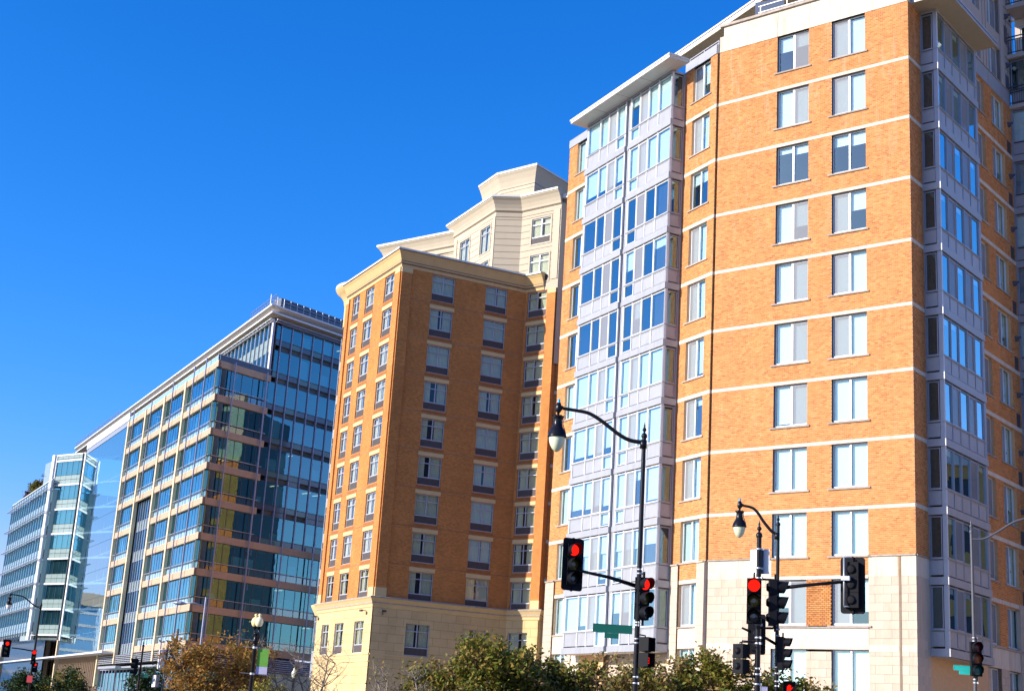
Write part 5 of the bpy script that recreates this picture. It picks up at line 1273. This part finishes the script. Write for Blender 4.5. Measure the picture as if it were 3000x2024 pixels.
ped('black two-part pedestrian signal with glowing red countdown digits', (3.8, 35.68, 3.92), 130, sym='count')
# pole 2
p2 = (6.11, 33.45)
t = pole_thing('signal_pole', 'black signal pole with pointed finial and white board behind its top', p2, 6.62, collars=(6.3, 5.85, 5.62, 4.55, 4.25, 4.12, 3.55, 3.42, 3.2))
arm_obj(t, [(6.3, 33.35, 5.38), (7.1, 33.1, 5.5), (8.0, 32.9, 5.62)], .05, .035)
arm_obj(t, [(6.11, 33.45, 5.62), (6.45, 33.4, 5.62), (6.55, 33.4, 5.5)], .025, .025, name='bracket'); arm_obj(t, [(6.11, 33.45, 4.5), (6.45, 33.4, 4.5), (6.5, 33.4, 4.6)], .025, .025, name='bracket')
arm_obj(t, [(6.11, 33.45, 4.17), (5.75, 33.45, 4.17), (5.73, 33.45, 4.06)], .025, .025, name='bracket'); arm_obj(t, [(6.11, 33.45, 3.38), (5.85, 33.45, 3.38), (5.8, 33.45, 3.44)], .025, .025, name='bracket')
signal('black traffic light lit red, its three round hoods turned towards us', (5.97, 33.25, 5.09), 192)
signal('black unlit traffic light seen from its side, hoods pointing right', (6.5, 33.3, 5.08), 96, lenses=('lens_off',) * 3)
t = signal('black traffic light seen from behind with grey backplate at the right arm end', (8.2, 32.95, 5.55), 28, lenses=('lens_off',) * 3, plate=True, mat='housing')
b = MB(); b.tube([(.14, .26, -.5), (.14, .26, .62)], .022, 8); b.box(.0, .2, .16, .32, .08, .18); b.tube([(.14, .26, .62), (0, .1, .62)], .02, 6); b.tube([(.14, .26, -.5), (0, .1, -.5)], .02, 6); obj('strut', (b, ['steel']), t)
ped('dark pedestrian signal turned away, on the left of the finial pole', (5.75, 33.5, 3.77), 48, s=.72, sym=None)
t = thing('sign_board', 'white rectangular sign board seen from behind, top of the finial pole', 'sign', (6.16, 33.62, 6.05), rz=R(-38))
b = MB(); b.box(-.25, .25, 0, .01, -.29, .29); obj('board', (b, ['white_sign']), t); b = MB(); b.box(.02, .11, -.06, -.02, -.29, .29); obj('rear_strip', (b, ['slate']), t)
t = sign('small bluish notice sign strapped to the finial pole, cut by the lower edge', (6.24, 33.3, 3.02), 180, .16, .3, mat='banner_l', cat='sign', name='notice_sign')
# pole 3
p3 = (9.23, 47.1)
t = pole_thing('street_lamp', 'black lamp pole with a shorter curved arm, before the brick wall', p3, 9.05, collars=(5.6, 5.4, 4.4, 4.2, 3.95, 3.8))
rel = lambda p, q=p3: (p[0] - q[0], p[1] - q[1], p[2])
teardrop(t, rel((7.97, 47.3, 9.78)), .98, [rel(a) for a in [(9.2, 47.1, 8.72), (9.0, 47.13, 8.85), (8.75, 47.18, 9.15), (8.6, 47.2, 9.38), (8.45, 47.22, 9.55), (8.3, 47.25, 9.62), (8.08, 47.29, 9.66)]])
arm_obj(t, [(9.2, 47.1, 5.15), (8.8, 46.9, 5.32), (8.2, 46.7, 5.5), (8.0, 46.6, 5.56)], .055, .035)
signal('black traffic light seen from behind, hanging below the curved-arm lamp', (8.5, 46.75, 5.4), 15, lenses=('lens_off',) * 3, plate=True)
signal('black unlit traffic light with three glossy hoods on the right of the lamp pole', (9.42, 46.95, 4.86), 112, lenses=('lens_off',) * 3)
ped('pedestrian signal showing a glowing red hand at the lower edge', (9.62, 47, 3.76), 190, s=1.0, sym='hand1')
# antenna-like cable rod
# right pole
p4 = (14.22, 42.7)
t = pole_thing('street_lamp', 'grey pole with thin curved arm reaching right, before the shaded bay', p4, 8.5, rbot=.06, rtop=.045, mat='grey_paint', collars=(5.35, 5.25, 4.15, 4.05, 3.75))
P = smooth_path([(0, 0, 8.3), (.35, -.1, 8.32), (.75, -.22, 8.55), (1.2, -.35, 8.85), (1.8, -.5, 9.02), (2.6, -.7, 9.05)]); b = MB(); b.tube(P, .035, 7); obj('lamp_arm', (b, ['grey_paint']), t)
teardrop(t, (2.7, -.72, 9.2), .95)
signal('traffic light with dull red, orange and green unlit lenses on the grey pole', (14.2, 42.45, 4.75), 182, lenses=('lens_darkred', 'lens_orange', 'lens_green'), s=.95)
sign('bright turquoise street sign catching the sun beside the unlit signal', (13.82, 42.6, 4.47), 178, .52, .15, mat='sunlit_sign', tag2=(.32, .11, .06))
# far left lamp
p5 = (-34.42, 109.72)
t = pole_thing('street_lamp', 'distant black lamp pole with curved arm, before the white framed glass box', p5, 9.2, rbot=.085, rtop=.07)
rel = lambda p, q=p5: (p[0] - q[0], p[1] - q[1], p[2])
teardrop(t, rel((-36.62, 109.0, 9.92)), 1.0, [rel(a) for a in [(-34.45, 109.72, 9.08), (-34.8, 109.6, 9.1), (-35.3, 109.45, 9.45), (-35.7, 109.3, 9.72), (-36.1, 109.15, 9.8), (-36.5, 109.03, 9.82)]], mat='white_sign')
arm_obj(t, [(-34.42, 109.72, 5.78), (-35.2, 109.5, 5.88), (-36.0, 109.2, 5.92)], .05, .04)
signal('distant traffic light lit red on the end of an arm, furthest left', (-36.3, 109.0, 5.85), 150, plate=True)
signal('distant traffic light lit orange-red on the pole, under the curved lamp arm', (-34.35, 109.5, 5.35), 160)
ped('distant black pedestrian signal with a red hand above the trees', (-34.15, 109.6, 4.62), 165, sym='hand')
sign('small red and white notice on the distant left pole', (-34.42, 109.5, 3.75), 180, .42, .5, mat='red_sign', cat='sign', name='notice_sign')
sign('small dark green sign on the distant left pole', (-34.28, 109.55, 4.98), 180, .22, .22)
# mid-left junction
t = pole_thing('signal_pole', 'slim brown-grey signal pole with pale signals, at the tan banded corner', (-20.05, 89.8), 5.85, rbot=.09, rtop=.08, mat='grey_paint', collars=(4.4, 3.9))
b = MB(); b.tube([(.45, .3, 0), (.45, .3, 6.95)], .07, 7); o = obj('rear_mast', (b, ['dark']), t)
signal('pale grey traffic light seen from behind, before the tan banded corner', (-20.33, 89.7, 5.0), 335, lenses=('lens_off',) * 3, mat='pale_housing', s=1.15)
signal('small black traffic light turned away, right of the pale signals', (-19.62, 89.85, 5.45), 290, lenses=('lens_off',) * 3, plate=False, s=1.1)
sign('small green sign plate on the slim pole beside pale signals', (-19.9, 89.7, 4.35), 180, .25, .28)
ped('pale boxy pedestrian signal on the left of the slim pole', (-20.5, 89.7, 3.72), 120, mat='pale_housing'); ped('pale grey pedestrian signal on the right of the slim pole', (-19.7, 89.7, 3.72), 250, mat='pale_housing')
t = pole_thing('signal_pole', 'thin black pole left of the pale signals, before the office louvres', (-21.47, 89.46), 5.75, rbot=.08, rtop=.06, finial=True)
signal('dark traffic light facing left beside the thin black pole', (-21.82, 89.35, 4.5), 250, lenses=('lens_darkred', 'lens_off', 'lens_off'), s=.95)
sign('dark green street sign on the thin black pole before the office', (-21.15, 89.4, 3.97), 180, .48, .17)
# cobra head lamp
t = pole_thing('street_lamp', 'grey pole with flat oval lamp head at the corner of the glass offices', (-18.12, 90.2), 9.0, rbot=.08, rtop=.06, mat='mauve', finial=False)
b = MB(); b.tube([(0, 0, 8.45), (-.7, -.1, 8.6), (-1.2, -.2, 8.55)], .045, 7); obj('lamp_arm', (b, ['mauve']), t)
b = MB(); n = 14
prof = [(-2.0, .02), (-1.9, .09), (-1.7, .15), (-1.45, .16), (-1.25, .09), (-1.1, .05)]
for i in range(len(prof) - 1):
    for q in range(n):
        a0, a1 = 2 * math.pi * q / n, 2 * math.pi * (q + 1) / n
        f = lambda x, r, a: (x, -.2 + r * 1.25 * math.cos(a), 8.52 + r * .8 * math.sin(a))
        b.quad(f(prof[i][0], prof[i][1], a0), f(prof[i + 1][0], prof[i + 1][1], a0), f(prof[i + 1][0], prof[i + 1][1], a1), f(prof[i][0], prof[i][1], a1), 0, True)
obj('lamp_head', (b, ['panel2']), t)
# twin globe lamp with banner
p6 = (-12.1, 74.0)
t = thing('street_lamp', 'ornate black lamp post with two amber globes side by side', 'street lamp', (p6[0], p6[1], 0))
b = MB(); b.lathe([(.28, 0), (.28, .15), (.2, .25), (.18, .9), (.14, 1.0), (.12, 1.2), (.1, 5.3), (.13, 5.4), (.13, 5.45), (.1, 5.5)], 12); obj('pole', (b, ['black']), t)
b = MB(); b.lathe([(.1, 5.5), (.15, 5.52), (.12, 5.6), (.16, 5.64), (.16, 5.7), (.12, 5.75), (.15, 6.0), (.17, 6.02), (.1, 6.05)], 12)
for dx in (-.11, .11):
    b.tube([(0, 0, 5.7), (dx * 1.2, 0, 5.75), (dx * 1.5, 0, 5.9), (dx, 0, 6.1), (dx, 0, 6.25)], .035, 6); b.lathe([(.05, 0), (.06, .05), (.1, .1), (.14, .14), (.14, .17), (0, .17)], 12, 0, (dx, 0, 6.2))
    b.tube([(dx, 0, 6.1), (dx * .2, 0, 6.0), (0, 0, 5.9)], .02, 5)
b.box(-.16, .16, -.03, .03, 5.98, 6.02); obj('bracket', (b, ['black']), t)
for dx, dy, mt_ in ((-.13, .12, 'globe_y'), (.10, -.12, 'globe_y2')):
    b = MB(); b.lathe([(.1, 0), (.16, .05), (.2, .15), (.21, .25), (.19, .36), (.13, .44), (.07, .48), (.055, .5), (.05, .53), (.085, .56), (.08, .61), (.03, .65), (0, .66)], 18, 0, (dx, dy, 6.37)); obj('globe', (b, [mt_]), t)
for z in (5.32, 4.02):
    b = MB(); b.tube([(-.62, -.02, z + .02), (.05, 0, z), (.78, .03, z - .03)], .012, 5); b.lathe([(.125, -.05), (.13, 0), (.125, .05)], 10, 0, (0, 0, z)); obj('banner_rod', (b, ['steel']), t)
b = MB(); b.box(.16, .73, 0, .01, 4.40, 5.28, 0); b.box(.16, .73, 0, .01, 4.03, 4.397, 1); ob_ = thing('banner', 'green and lilac street banner hanging on the twin globe lamp post', 'banner', (p6[0], p6[1], 0)); obj('cloth', (b, ['banner_g', 'banner_l']), ob_)
# small far lamp
t = thing('street_lamp', 'small distant lamp post with a single dull globe behind the bare tree', 'street lamp', (-14.7, 109.0, 0)); b = MB(); b.lathe([(.15, 0), (.09, .8), (.07, 4.8), (.12, 4.9), (.1, 5.0)], 10); obj('pole', (b, ['black']), t); b = MB(); b.lathe([(.1, 5.0), (.2, 5.2), (.2, 5.4), (.08, 5.6), (.1, 5.66), (0, 5.8)], 14); obj('globe', (b, ['globe']), t)

# ================================================================== TREES
def leaves_mesh(name, pts, size, mat, seed=1, droop=.3):
    rs = np.random.RandomState(seed); n = len(pts); P = np.array(pts)
    nrm = rs.normal(size=(n, 3)); nrm[:, 2] = np.abs(nrm[:, 2]) + droop; nrm /= np.linalg.norm(nrm, axis=1)[:, None]
    a = np.cross(nrm, rs.normal(size=(n, 3))); a /= np.linalg.norm(a, axis=1)[:, None]; c = np.cross(nrm, a)
    s = size * rs.uniform(.6, 1.3, n)[:, None]
    q = np.stack([P - a * s * .5, P + c * s * .28 + nrm * s * .06, P + a * s * .5, P - c * s * .28 + nrm * s * .06], 1).reshape(-1, 3)
    F = np.arange(4 * n).reshape(-1, 4)
    me = bpy.data.meshes.new(name); me.from_pydata(q.tolist(), [], F.tolist())
    at = me.attributes.new('tone', 'FLOAT', 'FACE'); at.data.foreach_set('value', rs.uniform(0, .999, n).astype(np.float32)); me.materials.append(M[mat]); me.update(); return me
def tree(name, label, loc, h, rad, nleaf, lsize, mat, seed, group=None, trunk_h=1.6, sparse=False, bark='bark', mat2=None, frac2=0, fork=4, shape=1.0, twigs=True, clump=.34):
    t = thing(name, label, 'tree', (loc[0], loc[1], 0), group or {'street_tree': 'green trees further down the avenue', 'bare_tree': 'bare trees along the avenue', 'roof_shrub': 'shrubs on the far roof garden'}.get(name)); rs = random.Random(seed)
    b = MB(); tips = []
    for f in range(fork):
        a = 2 * math.pi * f / fork + rs.uniform(-.4, .4); p = Vector((.12 * math.cos(a), .12 * math.sin(a), 0)); pts = [p.copy()]; rads = [.09]
        d = Vector((math.cos(a) * .35, math.sin(a) * .35, 1)).normalized()
        for k in range(7):
            p = p + d * (h * .8 / 7); d = (d + Vector((rs.uniform(-.25, .25), rs.uniform(-.25, .25), .1))).normalized(); pts.append(p.copy()); rads.append(.09 * (1 - (k + 1) / 8.5) + .01)
        b.tube(pts, rads, 7, 0)
        for k in range(2, 8):
            for _ in range(3 if k > 2 else 1):
                a2 = rs.uniform(0, 2 * math.pi); dd = Vector((math.cos(a2), math.sin(a2), rs.uniform(.2, .9))).normalized(); L = rad * rs.uniform(.45, .95) * (1 if k < 6 else .6)
                q = [pts[k]]
                for m_ in range(4): q.append(q[-1] + dd * L / 4); dd = (dd + Vector((rs.uniform(-.3, .3), rs.uniform(-.3, .3), rs.uniform(-.1, .25)))).normalized()
                b.tube(q, [.028, .022, .016, .011, .005], 5, 0, cap=False); tips += [q[2], q[3], q[4], q[4]]
                if twigs:
                    for m_ in range(4 if sparse else 2):
                        s0 = q[rs.randint(1, 4)]; dd2 = Vector((rs.uniform(-1, 1), rs.uniform(-1, 1), rs.uniform(-.2, 1))).normalized(); e = s0 + dd2 * L * .4; md = (s0 + e) / 2 + Vector((rs.uniform(-.06, .06), rs.uniform(-.06, .06), .05)); b.tube([s0, md, e], [.012, .008, .003], 4, 0, cap=False); tips.append(e)
                        if sparse:
                            for _k in range(3): e2 = e + Vector((rs.uniform(-.3, .3), rs.uniform(-.3, .3), rs.uniform(-.05, .35))); b.tube([md, (md + e2) / 2 + Vector((0, 0, .03)), e2], [.006, .004, .002], 4, 0, cap=False); tips.append(e2)
    obj('trunk', (b, [bark]), t)
    if nleaf:
        cl = [tp for tp in tips if tp.z > trunk_h and tp.z < h]
        for _ in range(46 if not sparse else 0):
            a = rs.uniform(0, 2 * math.pi); zz = rs.uniform(0, 1); rr_ = rad * shape * math.sqrt(max(.05, 1 - (zz * 1.6 - .6) ** 2 if zz > .375 else .75 + .25 * zz)) * rs.uniform(.55, 1.0)
            cl.append(Vector((rr_ * math.cos(a), rr_ * math.sin(a), trunk_h + zz * (h - trunk_h) * .97)))
        w_ = [rs.uniform(.3, 1.6) for _ in cl]; pts = []; pts2 = []
        tot = sum(w_)
        for c_, ww in zip(cl, w_):
            for _ in range(int(nleaf * ww / tot)):
                r_ = clump * rs.uniform(.5, 1.1); v = Vector((rs.gauss(0, 1), rs.gauss(0, 1), rs.gauss(0, .75))) * r_ * .6
                (pts2 if (mat2 and (hash((round(c_.x * 3), round(c_.y * 3), round(c_.z * 3))) % 100) / 100 < frac2) else pts).append(tuple(c_ + v))
        cr_ = obj('crown', leaves_mesh('crown', pts, lsize, mat, seed), t); cr_['kind'] = 'stuff'
        if pts2: o2 = obj('crown', leaves_mesh('crown', pts2, lsize, mat2, seed + 5), t); o2['kind'] = 'stuff'
    return t
GT = 'clipped street trees before the buildings'
tree('street_tree', 'bushy green street tree with glossy leaves, tallest of the row below the hotel', (-.05, 48.2), 5.0, 2.1, 24000, .165, 'leaf_g', 1, GT, mat2='leaf_b', frac2=.18)
tree('street_tree', 'low green and brown street tree right of the tallest tree by the bay', (1.75, 49.0), 4.45, 1.9, 20000, .165, 'leaf_g', 2, GT, mat2='leaf_b', frac2=.35)
tree('street_tree', 'half bare browning street tree with pale twigs behind the red countdown signal', (3.7, 49.6), 4.75, 1.6, 12000, .15, 'leaf_b', 3, GT, bark='bark_pale', mat2='leaf_g', frac2=.3, fork=5)
tree('street_tree', 'browning street tree just right of the countdown signal', (5.3, 48.4), 4.45, 1.4, 12000, .15, 'leaf_b', 4, GT, mat2='leaf_g', frac2=.35)
tree('street_tree', 'bushy green street tree behind the two signal poles', (8.2, 49.2), 5.0, 2.1, 25000, .165, 'leaf_g', 5, GT, mat2='leaf_b', frac2=.25)
tree('street_tree', 'small leafy tree behind the red hand signal', (9.9, 50.5), 4.55, 1.4, 8000, .15, 'leaf_g', 6, GT, mat2='leaf_b', frac2=.3)
tree('street_tree', 'low brownish green tree at the foot of the cream base, left of the row', (-1.7, 49.0), 4.1, 1.5, 13000, .155, 'leaf_g', 31, GT, mat2='leaf_b', frac2=.4)
tree('bare_tree', 'thin bare tree with a few yellow leaves in front of the cream base', (-2.45, 47.5), 4.35, 1.1, 900, .10, 'leaf_y', 7, sparse=True, bark='bark_pale', fork=3, clump=.2, mat2='leaf_b', frac2=.5)
tree('orange_tree', 'autumn tree with dense orange leaves left of the twin globe lamp', (-15.5, 83.8), 6.6, 2.9, 10500, .22, 'leaf_o', 8, trunk_h=1.4, clump=.5, fork=4, bark='bark_pale')
tree('bare_tree', 'tall leafless grey tree right of the green banner', (-10.9, 84.6), 7.3, 2.5, 0, .1, 'leaf_y', 9, sparse=True, bark='bark_pale', fork=5)
tree('street_tree', 'low green shrubby tree behind the green banner', (-12.6, 82.0), 4.1, 1.4, 5000, .16, 'leaf_y', 10, clump=.4, mat2='leaf_g', frac2=.6)
tree('street_tree', 'dark green tree left of the orange tree by the office louvres', (-22.6, 100), 5.0, 2.0, 8000, .2, 'leaf_d', 11, clump=.45)
tree('street_tree', 'dark green tree behind the slim signal pole', (-20.0, 101), 4.9, 2.1, 8000, .2, 'leaf_d', 12, clump=.45)
tree('street_tree', 'dark tree at the lower left corner of the view', (-44.8, 126), 5.1, 2.3, 8000, .24, 'leaf_d', 13, clump=.5)
tree('street_tree', 'dark green tree behind the distant red pedestrian signal', (-38.6, 122), 4.8, 2.0, 7000, .22, 'leaf_d', 14, clump=.5)
tree('street_tree', 'dark green tree right of the distant red pedestrian signal', (-34.9, 121), 5.2, 1.9, 7000, .22, 'leaf_d', 15, clump=.5, mat2='leaf_g', frac2=.2)
for i, (x_, h_, m_, lab) in enumerate([(-24.5, 3.4, 'leaf_g', 'green shrub on the roof of the sunshade offices'), (-21.5, 3.6, 'leaf_g', 'taller green rooftop shrub of the sunshade offices'), (-10.5, 3.6, 'leaf_p', 'dark purple rooftop shrub next to the white framed box'), (-28.5, 2.2, 'leaf_p', 'low purple plant at the left end of the rooftop shrubs')]):
    q_ = FC.w(x_, 1.6); t = tree('roof_shrub', lab, q_, h_, 1.5, 2200, .32, m_, 20 + i, trunk_h=.3, clump=.35, fork=3); t.location[2] = 36.3

# dark office across the avenue: fills the mirror view of the white framed box
TK = thing('dark_office', 'dark green-grey office block across the avenue, seen only in reflections', 'building', (-150, 225, 0))
FK = Facade((-150, 262), 36, TK); FK = Facade((-146, 190), -2, TK)
ko = [(2 + 4.5 * i, 5.4 + 4.5 * i, 3 + 3.6 * j, 5.4 + 3.6 * j) for i in range(15) for j in range(8)]
FK.put('wall', (wall_mb(0, 70, 0, 33, ko, .2), ['dark_green']))
for a, c, d, e in ko: FK.put('window', boxmesh('kwin', 3.4, .05, 2.4, 'glass_s'), a, .15, d)
FK.put('cornice', boxmesh('cornice', 70, 1, .8, 'precast', 0, -.4, 0), 0, 0, 33)
b = MB(); b.box(0, 70, .2, 16, 0, 32.9); FK.put('core', (b, ['glass_s']))
